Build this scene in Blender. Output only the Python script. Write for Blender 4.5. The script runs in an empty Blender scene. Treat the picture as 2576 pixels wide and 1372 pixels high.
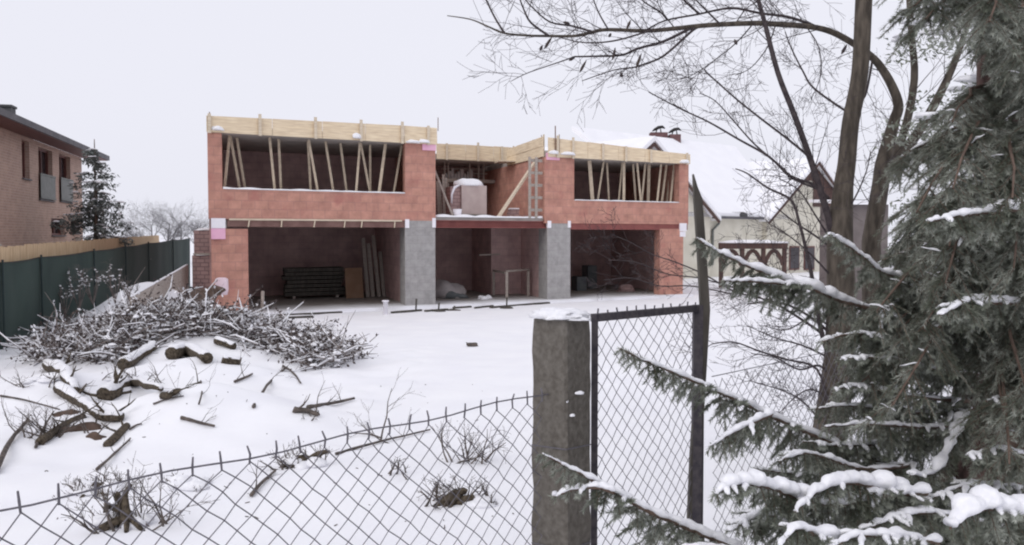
import bpy, math, random
from mathutils import Vector, Matrix, noise
R = math.radians
SC = bpy.context.scene
COL = SC.collection

# ------------------------------------------------------------------ camera, world, sun
PW, PH, F = 2576.0, 1372.0, 2231.0          # picture size used for measuring, focal length in those pixels
CAMZ, PITCH = 2.25, R(2.39)
cam_d = bpy.data.cameras.new("camera"); cam = bpy.data.objects.new("camera", cam_d); COL.objects.link(cam)
cam.location = (0, 0, CAMZ); cam.rotation_euler = (R(90) - PITCH, 0, 0)
cam_d.sensor_width = 36; cam_d.lens = F / PW * 36
cam_d.clip_start = 0.05; cam_d.clip_end = 5000
SC.camera = cam
w = bpy.data.worlds.new("World"); SC.world = w; w.use_nodes = True
nt = w.node_tree; nt.nodes.clear()
SUN_EL, SUN_ROT = R(38), R(215)
sky = nt.nodes.new("ShaderNodeTexSky"); sky.sky_type = 'NISHITA'; sky.sun_disc = False
sky.sun_elevation = SUN_EL; sky.sun_rotation = SUN_ROT; sky.dust_density = 4.0
hs = nt.nodes.new("ShaderNodeHueSaturation"); hs.inputs["Saturation"].default_value = 0.12
mx = nt.nodes.new("ShaderNodeMixRGB"); mx.inputs[0].default_value = 0.9
mx.inputs[2].default_value = (8.95, 9.0, 9.95, 1)       # even cloud cover
bg = nt.nodes.new("ShaderNodeBackground"); bg.inputs[1].default_value = 0.1
ow = nt.nodes.new("ShaderNodeOutputWorld")
nt.links.new(sky.outputs[0], hs.inputs["Color"]); nt.links.new(hs.outputs[0], mx.inputs[1])
nt.links.new(mx.outputs[0], bg.inputs[0]); nt.links.new(bg.outputs[0], ow.inputs[0])
sl = bpy.data.lights.new("sun", 'SUN'); sl.energy = 0.9; sl.angle = R(40); sl.color = (1, .96, .92)
so = bpy.data.objects.new("sun", sl); COL.objects.link(so)
so.rotation_euler = (R(90) - SUN_EL, 0, R(180) - SUN_ROT)
SC.view_settings.view_transform = 'Standard'; SC.view_settings.look = 'None'
SC.view_settings.exposure = 0.0; SC.view_settings.gamma = 1.0
SC.cycles.filter_width = 2.1; SC.cycles.max_bounces = 14; SC.cycles.diffuse_bounces = 10

# ------------------------------------------------------------------ measuring
def ray(px, py):
    cx = (px - PW / 2) / F; cy = -(py - PH / 2) / F
    return Vector((cx, math.cos(PITCH) + cy * math.sin(PITCH), -math.sin(PITCH) + cy * math.cos(PITCH)))
def W(px, py, Y):
    d = ray(px, py); d *= Y / d.y
    return Vector((d.x, d.y, d.z + CAMZ))
class Fr:
    def __init__(s, o, e1, e2): s.o = Vector(o); s.e1 = Vector(e1).normalized(); s.e2 = Vector(e2).normalized()
    def pt(s, a, b, z): return Vector((s.o.x + a * s.e1.x + b * s.e2.x, s.o.y + a * s.e1.y + b * s.e2.y, z))
    def hit(s, px, py, t=0.0):
        d = ray(px, py); ox = s.o.x + t * s.e2.x; oy = s.o.y + t * s.e2.y
        a, b, c, e = d.x, -s.e1.x, d.y, -s.e1.y
        det = a * e - b * c
        k = (ox * e - b * oy) / det
        q = (a * oy - c * ox) / det
        return q, CAMZ + d.z * k
    def S(s, px, py=600, t=0.0): return s.hit(px, py, t)[0]

# ------------------------------------------------------------------ materials
def mat(name, c1, c2=None, scale=6.0, rough=.85, bump=0.0, detail=4, coord='Object', stretch=(1, 1, 1), ramp=(.35, .65), bdist=.02):
    m = bpy.data.materials.new(name); m.use_nodes = True; n = m.node_tree; b = n.nodes["Principled BSDF"]
    b.inputs["Roughness"].default_value = rough
    b.inputs["Specular IOR Level"].default_value = .25
    tc = n.nodes.new("ShaderNodeTexCoord"); mp = n.nodes.new("ShaderNodeMapping"); mp.inputs["Scale"].default_value = stretch
    n.links.new(tc.outputs[coord], mp.inputs[0])
    nz = n.nodes.new("ShaderNodeTexNoise"); nz.inputs["Scale"].default_value = scale; nz.inputs["Detail"].default_value = detail
    n.links.new(mp.outputs[0], nz.inputs[0])
    cr = n.nodes.new("ShaderNodeValToRGB")
    cr.color_ramp.elements[0].position = ramp[0]; cr.color_ramp.elements[1].position = ramp[1]
    cr.color_ramp.elements[0].color = (*c1, 1); cr.color_ramp.elements[1].color = (*(c2 or c1), 1)
    n.links.new(nz.outputs[0], cr.inputs[0]); n.links.new(cr.outputs[0], b.inputs["Base Color"])
    if bump:
        bp = n.nodes.new("ShaderNodeBump"); bp.inputs["Strength"].default_value = bump; bp.inputs["Distance"].default_value = bdist
        n.links.new(nz.outputs[0], bp.inputs["Height"]); n.links.new(bp.outputs[0], b.inputs["Normal"])
    return m
def mat_brick(name, c1, c2, mort, bw, bh, ms=.012, var=(.8, 1.1), rough=.9, nscale=1.6, stain=None):
    m = bpy.data.materials.new(name); m.use_nodes = True; n = m.node_tree; b = n.nodes["Principled BSDF"]
    b.inputs["Roughness"].default_value = rough; b.inputs["Specular IOR Level"].default_value = .15
    uv = n.nodes.new("ShaderNodeTexCoord")
    br = n.nodes.new("ShaderNodeTexBrick"); br.inputs["Scale"].default_value = 1
    br.inputs["Brick Width"].default_value = bw; br.inputs["Row Height"].default_value = bh; br.inputs["Mortar Size"].default_value = ms
    br.inputs["Mortar Smooth"].default_value = .4; br.inputs["Bias"].default_value = 0
    br.inputs["Color1"].default_value = (*c1, 1); br.inputs["Color2"].default_value = (*c2, 1); br.inputs["Mortar"].default_value = (*mort, 1)
    n.links.new(uv.outputs["UV"], br.inputs["Vector"])
    nz = n.nodes.new("ShaderNodeTexNoise"); nz.inputs["Scale"].default_value = nscale; nz.inputs["Detail"].default_value = 6; nz.inputs["Roughness"].default_value = .65
    n.links.new(uv.outputs["UV"], nz.inputs["Vector"])
    mr = n.nodes.new("ShaderNodeMapRange"); mr.inputs[1].default_value = .3; mr.inputs[2].default_value = .7
    mr.inputs[3].default_value = var[0]; mr.inputs[4].default_value = var[1]
    n.links.new(nz.outputs[0], mr.inputs[0])
    mu = n.nodes.new("ShaderNodeMixRGB"); mu.blend_type = 'MULTIPLY'; mu.inputs[0].default_value = 1
    n.links.new(br.outputs["Color"], mu.inputs[1]); n.links.new(mr.outputs[0], mu.inputs[2])
    out = mu.outputs[0]
    if stain:      # rain and mortar stains with a shape of their own
        n2 = n.nodes.new("ShaderNodeTexNoise"); n2.inputs["Scale"].default_value = stain[1]; n2.inputs["Detail"].default_value = 5
        n.links.new(uv.outputs["UV"], n2.inputs["Vector"])
        r2 = n.nodes.new("ShaderNodeMapRange"); r2.inputs[1].default_value = .56; r2.inputs[2].default_value = .72; r2.inputs[3].default_value = 0; r2.inputs[4].default_value = stain[2]
        n.links.new(n2.outputs[0], r2.inputs[0])
        m2 = n.nodes.new("ShaderNodeMixRGB"); n.links.new(r2.outputs[0], m2.inputs[0]); n.links.new(out, m2.inputs[1]); m2.inputs[2].default_value = (*stain[0], 1)
        out = m2.outputs[0]
    n.links.new(out, b.inputs["Base Color"])
    bp = n.nodes.new("ShaderNodeBump"); bp.inputs["Strength"].default_value = .35; bp.inputs["Distance"].default_value = .01
    n.links.new(br.outputs["Fac"], bp.inputs["Height"]); bp.invert = True; n.links.new(bp.outputs[0], b.inputs["Normal"])
    return m
M = {}
M['snow'] = mat("snow", (.85, .85, .885), (.90, .90, .92), 1.1, .75, .45, 9, ramp=(.3, .7), bdist=.06)
M['snowc'] = mat("snow_on_things", (.78, .78, .82), (.89, .89, .91), 32, .8, .6, 6, bdist=.012)
M['block'] = mat_brick("clay_block", (.545, .29, .225), (.475, .245, .195), (.41, .225, .19), .375, .25, .010, (.76, 1.14), nscale=3.0, stain=((.40, .17, .145), 1.9, .7))
M['block_in'] = mat_brick("clay_block_inside", (.60, .42, .405), (.54, .375, .36), (.48, .34, .33), .375, .25, .012, (.7, 1.1))
M['cblock'] = mat_brick("concrete_block", (.385, .37, .365), (.36, .35, .345), (.32, .31, .305), .5, .25, .008, (.78, 1.12), nscale=4, stain=((.27, .26, .255), 3.5, .6))
M['pallet_brick'] = mat_brick("stacked_brick", (.40, .27, .255), (.34, .23, .22), (.24, .16, .155), .25, .12, .02, (.8, 1.1))
M['facing'] = mat_brick("facing_brick", (.52, .375, .31), (.44, .315, .265), (.54, .43, .37), .24, .085, .014, (.86, 1.08), nscale=2.5)
M['formwood'] = mat("formwork_wood", (.64, .51, .355), (.82, .69, .50), 3.0, .7, .1, 6, 'UV', (.7, 7, 1))
M['palewood'] = mat("pale_wood", (.56, .47, .36), (.70, .61, .48), 5, .75, .1, 4, 'UV', (1, 6, 1))
M['propwood'] = mat("prop_wood", (.54, .45, .34), (.68, .58, .45), 9, .75)
M['oldwood'] = mat("old_wood", (.055, .05, .044), (.105, .095, .082), 14, .9, .3, 5, 'Object', (1, 1, .2))
M['greyplank'] = mat("grey_plank", (.30, .26, .23), (.42, .37, .33), 7, .85, .1, 4, 'UV', (.6, 5, 1))
M['eps'] = mat("white_foam", (.82, .80, .85), (.88, .86, .90), 3, .7)
M['xps'] = mat("pink_foam", (.78, .42, .58), (.84, .50, .64), 3, .7)
M['palepink'] = mat('pale_pink_plastic', (.74, .58, .64), (.80, .66, .71), 3, .6)
M['steel'] = mat("primed_steel", (.20, .065, .06), (.25, .085, .075), 3, .55)
M['rust'] = mat("rusty_steel", (.16, .10, .08), (.24, .15, .11), 20, .7)
M['darkiron'] = mat("dark_iron", (.045, .04, .05), (.085, .075, .08), 30, .6, .2)
M['wire'] = mat("wire", (.10, .095, .11), (.15, .14, .155), 40, .55)
M['oldconc'] = mat("weathered_concrete", (.095, .084, .072), (.155, .142, .125), 38, .95, 1.0, 8, 'Object', (1, 1, .9), ramp=(.32, .68), bdist=.012)
M['greenscreen'] = mat("green_screen", (.036, .056, .052), (.052, .076, .068), 1.2, .8, 0, 5, 'Object', (1, 1, .5))
M['greenpost'] = mat('green_post', (.02, .032, .032), (.03, .045, .045), 3, .6)
M['fencewood'] = mat("fence_boards", (.56, .40, .24), (.70, .53, .35), 2.5, .8, 0, 5, 'UV', (6, .6, 1))
M['roofdark'] = mat("dark_roof", (.06, .06, .065), (.10, .10, .105), 3, .7)
M['fascia'] = mat("fascia", (.10, .10, .11), (.15, .145, .155), 3, .7)
M['winframe'] = mat("brown_frame", (.13, .055, .05), (.17, .075, .065), 8, .6)
M['glass'] = mat("dark_glass", (.035, .03, .035), (.06, .05, .055), 1, .15)
M['railgrey'] = mat("grey_rail", (.115, .125, .115), (.16, .17, .16), 5, .5)
M['cream'] = mat("cream_render", (.58, .55, .46), (.66, .63, .54), 1.4, .9, 0, 7)
M['brownwood'] = mat("brown_cladding", (.075, .045, .04), (.115, .07, .06), 3, .8, 0, 4, 'UV', (6, .5, 1))
M['chim'] = mat_brick("chimney_brick", (.20, .11, .11), (.15, .08, .08), (.12, .08, .08), .25, .12, .015)
M['black'] = mat("black_iron", (.025, .022, .022), (.04, .035, .035), 10, .6)
M['bark'] = mat("bark", (.055, .046, .038), (.125, .105, .085), 20, .95, .6, 6, 'Object', (1, 1, .25))
M['twig'] = mat("twig_bark", (.045, .036, .04), (.08, .065, .066), 20, .9)
M['redbark'] = mat("spruce_bark", (.10, .07, .055), (.17, .12, .095), 18, .95, .7, 6, 'Object', (1, 1, .3))
M['trunkbark'] = mat('scaly_bark', (.04, .026, .023), (.14, .088, .075), 16, .95, 1.0, 9, 'Object', (1, 1, .45), ramp=(.38, .62), bdist=.03)
M['brush'] = mat("cut_branches", (.10, .085, .08), (.24, .205, .19), 6, .9)
M['logwood'] = mat("log_bark", (.03, .024, .018), (.125, .10, .072), 26, .95, .9, 8)
M['stick'] = mat("stick_bark", (.07, .06, .055), (.14, .115, .10), 12, .9)
M['leaf'] = mat("withered_leaf", (.045, .035, .04), (.09, .07, .06), 10, .9)
M['needle'] = mat("glare_lifted_spruce_needles", (.14, .155, .118), (.44, .46, .41), 9, .75, 0, 5, ramp=(.40, .70))  # needle colour lifted to imitate veiling glare, with pale patches as snow dust
M['needle2'] = mat("spruce_needles_far", (.09, .105, .10), (.26, .28, .265), 4, .8, 0, 3)
M['haze_twig'] = mat("far_twigs", (.12, .115, .12), (.20, .19, .195), .6, .95)
M['earth'] = mat("bare_earth", (.075, .05, .038), (.15, .105, .085), 6, .95, .6, 6)
M['bluegrey'] = mat("site_grey", (.10, .11, .12), (.15, .16, .16), 4, .8)
M['plaster'] = mat("inner_plaster", (.30, .27, .27), (.42, .38, .37), 3, .9, 0, 5)
M['ceil'] = mat("concrete_ceiling", (.36, .33, .31), (.46, .42, .39), 2, .9)
M['brownpanel'] = mat("brown_panel", (.28, .17, .11), (.34, .22, .15), 3, .8)
M['lintel'] = mat('dark_lintel', (.15, .085, .075), (.21, .125, .11), 4, .85)
M['redpaint'] = mat("red_pipe", (.30, .03, .03), (.36, .05, .045), 6, .6)
M['wallgrey'] = mat("mauve_render", (.13, .112, .11), (.19, .165, .16), 2, .9)
# concrete floor with wind-blown snow along its open edge
m = bpy.data.materials.new("site_floor"); m.use_nodes = True; n = m.node_tree; b = n.nodes["Principled BSDF"]; b.inputs["Roughness"].default_value = .9
tc = n.nodes.new("ShaderNodeTexCoord"); sx = n.nodes.new("ShaderNodeSeparateXYZ"); n.links.new(tc.outputs["UV"], sx.inputs[0])
nz = n.nodes.new("ShaderNodeTexNoise"); nz.inputs["Scale"].default_value = .9; nz.inputs["Detail"].default_value = 6; n.links.new(tc.outputs["UV"], nz.inputs["Vector"])
ma = n.nodes.new("ShaderNodeMath"); ma.operation = 'MULTIPLY_ADD'; ma.inputs[1].default_value = -3.6; n.links.new(nz.outputs[0], ma.inputs[0]); n.links.new(sx.outputs[1], ma.inputs[2])
mr = n.nodes.new("ShaderNodeMapRange"); mr.inputs[1].default_value = -2.2; mr.inputs[2].default_value = .1; mr.inputs[3].default_value = 1; mr.inputs[4].default_value = 0
n.links.new(ma.outputs[0], mr.inputs[0])
m2 = n.nodes.new("ShaderNodeMixRGB"); n.links.new(mr.outputs[0], m2.inputs[0]); m2.inputs[1].default_value = (.30, .27, .245, 1); m2.inputs[2].default_value = (.80, .80, .83, 1)
n.links.new(m2.outputs[0], b.inputs["Base Color"]); M['floor'] = m

# ------------------------------------------------------------------ mesh building
class MB:
    def __init__(s): s.v = []; s.f = []; s.mi = []; s.uvs = None
    def face(s, pts, mi=0):
        i = len(s.v); s.v.extend([tuple(p) for p in pts]); s.f.append(tuple(range(i, i + len(pts)))); s.mi.append(mi)
    def hexa(s, p, mi=0):     # p: 4 bottom (ccw from above), 4 top
        i = len(s.v); s.v.extend([tuple(q) for q in p])
        for f in ((3, 2, 1, 0), (4, 5, 6, 7), (0, 1, 5, 4), (1, 2, 6, 5), (2, 3, 7, 6), (3, 0, 4, 7)):
            s.f.append(tuple(i + k for k in f)); s.mi.append(mi)
    def fbox(s, fr, s0, s1, t0, t1, z0, z1, mi=0, z1b=None, z0b=None):
        zb = z1 if z1b is None else z1b; za = z0 if z0b is None else z0b
        s.hexa([fr.pt(s0, t0, z0), fr.pt(s1, t0, za), fr.pt(s1, t1, za), fr.pt(s0, t1, z0),
                fr.pt(s0, t0, z1), fr.pt(s1, t0, zb), fr.pt(s1, t1, zb), fr.pt(s0, t1, z1)], mi)
    def box(s, x0, x1, y0, y1, z0, z1, mi=0):
        s.fbox(FW, x0, x1, y0, y1, z0, z1, mi)
    def bar(s, a, b, wx, wy, mi=0, up=Vector((0, 0, 1))):      # rectangular bar between two points
        a = Vector(a); b = Vector(b); d = (b - a).normalized()
        if abs(d.dot(up)) > .95: up = Vector((1, 0, 0)) if wx is None else Vector((0, 1, 0))
        x = d.cross(up).normalized(); y = x.cross(d).normalized(); x *= wx / 2; y *= wy / 2
        s.hexa([a - x - y, a + x - y, b + x - y, b - x - y, a - x + y, a + x + y, b + x + y, b - x + y], mi)
    def tube(s, pts, rad, n=6, mi=0, cap=True, sq=1.0):
        pts = [Vector(p) for p in pts]
        if not hasattr(rad, '__len__'): rad = [rad] * len(pts)
        base = len(s.v); up = Vector((0, 0, 1)); px = None
        for i, p in enumerate(pts):
            d = (pts[min(i + 1, len(pts) - 1)] - pts[max(i - 1, 0)])
            d = d.normalized() if d.length > 1e-9 else Vector((0, 0, 1))
            if px is None:
                x = d.cross(up if abs(d.z) < .95 else Vector((1, 0, 0))).normalized()
            else:
                x = px - d * px.dot(d); x = x.normalized() if x.length > 1e-6 else d.orthogonal().normalized()
            px = x; y = x.cross(d)
            for k in range(n):
                a = 2 * math.pi * k / n
                s.v.append(tuple(p + x * (rad[i] * math.cos(a)) + y * (rad[i] * sq * math.sin(a))))
        for i in range(len(pts) - 1):
            for k in range(n):
                a = base + i * n + k; b2 = base + i * n + (k + 1) % n
                s.f.append((a, b2, b2 + n, a + n)); s.mi.append(mi)
        if cap:
            s.f.append(tuple(base + k for k in range(n))[::-1]); s.mi.append(mi)
            e = base + (len(pts) - 1) * n
            s.f.append(tuple(e + k for k in range(n))); s.mi.append(mi)
    def blob(s, c, r, seed=0, amp=.25, nu=14, nv=8, mi=0, flat=-.35, rot=0.0, fr=1.6):
        c = Vector(c); base = len(s.v); cr, sr = math.cos(rot), math.sin(rot)
        for j in range(nv + 1):
            th = math.pi * j / nv
            for i in range(nu):
                ph = 2 * math.pi * i / nu
                d = Vector((math.sin(th) * math.cos(ph), math.sin(th) * math.sin(ph), math.cos(th)))
                k = 1 + amp * noise.noise(d * fr + Vector((seed * 3.1, seed * 1.7, seed)))
                q = Vector((d.x * r[0] * k, d.y * r[1] * k, max(d.z, flat) * r[2] * k))
                s.v.append((c.x + q.x * cr - q.y * sr, c.y + q.x * sr + q.y * cr, c.z + q.z))
        for j in range(nv):
            for i in range(nu):
                a = base + j * nu + i; b2 = base + j * nu + (i + 1) % nu
                s.f.append((a, a + nu, b2 + nu, b2)); s.mi.append(mi)
    def build(s, name, mats, parent=None, smooth=False):
        if not isinstance(mats, (list, tuple)): mats = [mats]
        me = bpy.data.meshes.new(name)
        org = Vector((0, 0, 0))
        if parent is None and s.v:
            n_ = len(s.v); step = max(1, n_ // 400)
            sm = s.v[::step]; org = Vector((sum(p[0] for p in sm) / len(sm), sum(p[1] for p in sm) / len(sm), min(p[2] for p in s.v)))
        elif parent is not None:
            p = parent
            while p is not None: org += p.location; p = p.parent
        me.from_pydata([(p[0] - org.x, p[1] - org.y, p[2] - org.z) for p in s.v], [], s.f)
        for m_ in mats: me.materials.append(m_)
        me.polygons.foreach_set("material_index", s.mi)
        if smooth: me.polygons.foreach_set("use_smooth", [True] * len(s.f))
        if len(s.f) < 30000:
            uv = me.uv_layers.new(name="uv"); li = 0; data = [0.0] * (2 * len(me.loops))
            for f in s.f:
                a, b_, c_ = Vector(s.v[f[0]]), Vector(s.v[f[1]]), Vector(s.v[f[2]])
                nn = (b_ - a).cross(c_ - a); nn = nn.normalized() if nn.length > 1e-12 else Vector((0, 0, 1))
                if s.uvs is not None:
                    for q in f: data[li] , data[li + 1] = s.uvs(s.v[q]); li += 2
                    continue
                if abs(nn.z) > .7: tx, ty = Vector((1, 0, 0)), Vector((0, 1, 0))
                else: tx, ty = Vector((-nn.y, nn.x, 0)).normalized(), Vector((0, 0, 1))
                for q in f:
                    p = Vector(s.v[q]); data[li] = p.dot(tx); data[li + 1] = p.dot(ty); li += 2
            uv.data.foreach_set("uv", data)
        me.validate(); me.update()
        o = bpy.data.objects.new(name, me); COL.objects.link(o)
        if parent is not None: o.parent = parent
        else: o.location = org
        return o
def smooth(P_, n_=4):
    out = []
    for i in range(len(P_) - 1):
        a = P_[max(i - 1, 0)]; b_ = P_[i]; c_ = P_[i + 1]; d_ = P_[min(i + 2, len(P_) - 1)]
        for k in range(n_):
            t = k / n_; out.append(.5 * ((2 * b_) + (c_ - a) * t + (2 * a - 5 * b_ + 4 * c_ - d_) * t * t + (3 * b_ - a - 3 * c_ + d_) * t ** 3))
    out.append(P_[-1]); return out
FW = Fr((0, 0, 0), (1, 0, 0), (0, 1, 0))
def tag(o, label, cat, group=None):
    o["label"] = label; o["category"] = cat
    if group: o["group"] = group
    return o
def thing(name, loc, label, cat, group=None):
    o = bpy.data.objects.new(name, None); o.empty_display_size = .2; COL.objects.link(o); o.location = loc
    return tag(o, label, cat, group)
def struct(o): o["kind"] = "structure"; return o
ORD = ["first", "second", "third", "fourth", "fifth", "sixth", "seventh", "eighth", "ninth", "tenth", "eleventh", "twelfth", "thirteenth", "fourteenth", "fifteenth", "sixteenth"]
def rnd(a, b): return random.uniform(a, b)

# ------------------------------------------------------------------ ground
GAUSS = [(-6.4, 16.6, 1.45, 1.5, .62), (-4.9, 16.2, 1.5, 1.4, .34), (-7.3, 16.6, .8, 1.3, .16),
         (-3.75, 10.7, 1.25, .75, .40), (-4.9, 13.6, 1.1, .9, .35), (-9.3, 22.6, 1.0, 2.2, .95), (-6.6, 12.6, .8, .8, .25),
         (-1.0, 8.0, 1.3, .8, .08), (2.5, 15, 3.0, 2.0, .06), (-10.8, 30, 2.0, 8.0, .45), (1.6, 23, 2.6, 1.6, .07)]
def ground(x, y):
    h = 0.0
    for cx, cy, sx_, sy_, A in GAUSS:
        q = ((x - cx) / sx_) ** 2 + ((y - cy) / sy_) ** 2
        if q < 9: h += A * math.exp(-q)
    amp = .05 if y < 22 else .02
    h += amp * noise.noise(Vector((x * .45, y * .45, 3.3))) + .018 * noise.noise(Vector((x * 1.7, y * 1.7, 1.1)))
    if -10.5 < x < -1.5 and 8.5 < y < 18:
        h += .06 * noise.noise(Vector((x * 2.3, y * 2.3, 7.7)))
    # flat bed under the house under construction
    s_ = (x + 8.5) * .87 + (y - 24.9) * .494; d_ = -(x + 8.5) * .494 + (y - 24.9) * .87
    if -1 < s_ < 19 and d_ > -1.2:
        k = min(1, max(0, (d_ + 1.2) / .9)) * (1 if s_ > 0 else max(0, 1 + s_))
        h = h * (1 - k) + (-.05) * k
    return h
def gp(px, py, up=0.0):
    d = ray(px, py); k = 3.0
    while k < 90:
        p = Vector((0, 0, CAMZ)) + d * k
        if p.z <= ground(p.x, p.y): break
        k += .05
    for _ in range(6):
        k -= .01; p = Vector((0, 0, CAMZ)) + d * k
        if p.z > ground(p.x, p.y): break
    return Vector((p.x, p.y, ground(p.x, p.y) + up))
def axis(lo, hi, step, far):
    a = []; x = lo
    while x <= hi + 1e-6: a.append(x); x += step
    st = step; x = hi; b_ = []
    while x < far: st *= 1.35; x += st; b_.append(x)
    st = step; x = lo; c_ = []
    while x > -far: st *= 1.35; x -= st; c_.append(x)
    return c_[::-1] + a + b_
gx = axis(-12, 12, .12, 1500); gy = axis(1.0, 34, .13, 2500)
g = MB(); nx = len(gx)
for y in gy:
    for x in gx: g.v.append((x, y, ground(x, y)))
for j in range(len(gy) - 1):
    for i in range(nx - 1):
        a = j * nx + i; g.f.append((a, a + 1, a + nx + 1, a + nx)); g.mi.append(0)
go = g.build("ground", M['snow'], None, True); struct(go)

# ------------------------------------------------------------------ house under construction
B = Fr((W(525, 600, 24.9).x, 24.9, 0), (.87, .494, 0), (-.30, .954, 0))
def bS(px, t=0.0): return B.S(px, 600, t)
BLD = thing("unfinished_house", (B.o.x, B.o.y, 0), "two storey unfinished house of red clay blocks with timber formwork on its roof edge", "house")
Z1, SL = 2.72, .26                 # underside of first floor, slab thickness
sL0, sW0, sW1, sL1 = 0.0, bS(561), bS(1020), bS(1096)
sR0, sV0, sV1, sR1 = bS(1370), bS(1444), bS(1708), bS(1731)
DEP = 9.0
ZT, ZTR = 5.13, 4.93; ZS, ZSR = 3.56, 3.47
def bpart(name, boxes, m_, parent=BLD, uvs=None):
    mb = MB(); mb.uvs = uvs
    for q in boxes: mb.fbox(B, *q)
    return mb.build(name, m_, parent)
# walls of the two wings (front and sides)
def wing(s0, w0, w1, s1, zs, zt, z0):
    f = .38
    bpart("front_wall", [(s0, w0, 0, f, z0, zt), (w1, s1, 0, f, z0, zt), (w0, w1, 0, f, z0, zs)], M['block'])
    bpart("side_wall", [(s0, s0 + f, f, DEP, z0 + .02, zt)], M['block'])
    bpart("side_wall", [(s1 - f, s1, f, DEP, z0 + .02, zt)], M['block'])
    bpart("inner_wall", [(s0 + f, s1 - f, 5.2, 5.45, z0 + SL, zt)], M['block_in'])
    bpart("roof_slab", [(s0 + .03, s1 - .03, .03, DEP, zt + .003, zt + .22)], M['ceil'])
    bpart("floor_slab", [(s0 + .04, s1 - .04, f + .003, DEP, z0, z0 + SL - .003)], M['ceil'])
wing(sL0, sW0, sW1, sL1, ZS, ZT, Z1)
wing(sR0, sV0, sV1, sR1, ZSR, ZTR, Z1 - .05)
# snow on the two sills
def lumpy_strip(s0, s1, t0, t1, z, h, nseg=40, seed=0, fr=B):
    mb = MB(); rows = []
    for i in range(nseg + 1):
        s_ = s0 + (s1 - s0) * i / nseg
        k = h * (.55 + .9 * abs(noise.noise(Vector((s_ * 1.3, seed, 0)))))
        rows.append([fr.pt(s_, t0, z), fr.pt(s_, t0 + .02, z + k * .8), fr.pt(s_, (t0 + t1) / 2, z + k), fr.pt(s_, t1, z)])
    b0 = len(mb.v)
    for r_ in rows: mb.v.extend([tuple(p) for p in r_])
    for i in range(nseg):
        for k in range(3):
            a = b0 + i * 4 + k; mb.f.append((a, a + 4, a + 5, a + 1)); mb.mi.append(0)
    mb.f.append((b0, b0 + 1, b0 + 2, b0 + 3)); mb.mi.append(0)
    e = b0 + nseg * 4; mb.f.append((e + 3, e + 2, e + 1, e)); mb.mi.append(0)
    return mb
lumpy_strip(sW0 + .02, sW1 - .01, -.02, .37, ZS + .004, .07).build("sill_snow", M['snowc'], BLD, True)
lumpy_strip(sV0 + .02, sV1 - .01, -.02, .37, ZSR + .004, .06, seed=4).build("sill_snow", M['snowc'], BLD, True)
# pillars and columns of the ground floor
sP0, sP1 = bS(1019), bS(1095); sQ0, sQ1 = bS(1377), bS(1435)
pz = Z1 - .003
bpart("block_pillar", [(sP0, sP1, .003, .9, -.12, pz)], M['cblock'])
bpart("block_pillar", [(sQ0, sQ1, .003, .9, -.12, pz - .05)], M['cblock'])
sc0, sc1 = bS(531), bS(624)
bpart("brick_column", [(sc0, sc1, .004, .45, -.12, 2.44)], M['block'])
sd0, sd1 = bS(1660), bS(1719)
bpart("brick_column", [(sd0, sd1, .004, .45, -.12, 2.50)], M['block'])
bpart("lintel", [(sc0 + .45, sP0 - .003, .02, .36, Z1 - .22, Z1 - .003)], M['lintel'])
bpart("lintel", [(sc0 + .01, sc0 + .44, .1, .40, 2.443, Z1 - .003)], M['ceil'])
bpart("lintel", [(sQ1 + .003, sR1 - .02, .02, .36, Z1 - .26, Z1 - .053)], M['steel'])
bpart("shuttering_strip", [(sc0 + .5, sP0 - .1, -.006, .018, Z1 - .035, Z1 + .012)], M['palewood'])
for x_ in (580, 880, 1175, 1450, 1605, 1905):
    s_ = bS(464 + x_ * .2773); mb = MB(); mb.bar(B.pt(s_ + rnd(-.02, .04), -.01, Z1 - .04), B.pt(s_, -.012, Z1 - .23), .03, .03); mb.build("form_tie", M['palewood'], BLD)
# foam blocks
def foam(px0, px1, py0, py1, m_, t0=-.05, t1=.1):
    s0, z1_ = B.hit(px0, py0); s1, _ = B.hit(px1, py0); _, z0_ = B.hit((px0 + px1) / 2, py1); _, z1_ = B.hit((px0 + px1) / 2, py0)
    bpart("insulation_board", [(s0, s1, t0, t1, z0_, z1_)], m_)
foam(531, 567, 549.5, 574.5, M['eps']); foam(531, 567, 575, 602, M['xps'])
foam(1019, 1029, 552, 574, M['eps'], -.04); foam(1087, 1095.5, 549, 573, M['eps'], -.04)
foam(1377, 1386, 556, 574, M['eps'], -.04); foam(1428, 1435, 556, 573, M['eps'], -.04)
foam(1062, 1096, 358, 379, M['xps'], -.04); foam(1374, 1407, 386, 403, M['xps'], -.04)
foam(1709, 1726, 562, 582, M['eps']); foam(1710, 1724, 583, 596, M['eps'], -.03)
# snow lumps lying on the wall tops
def bsnow(px, py, rx, rz, t=.1, ry=.18):
    s_, z_ = B.hit(px, py); mb = MB(); mb.blob(B.pt(s_, t, z_), (rx, ry, rz), px, .3, rot=.52); mb.build("snow_lump", M['snowc'], BLD, True)
bsnow(546, 326, .2, .1, -.02); bsnow(1037, 359, .25, .08, -.03); bsnow(1066, 358, .2, .1, -.03); bsnow(896, 346, .14, .12, -.14, .08)
bsnow(1425, 389, .3, .08, -.1); bsnow(1390, 386, .2, .1, -.05); bsnow(1718, 409, .22, .1, -.1)
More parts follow.
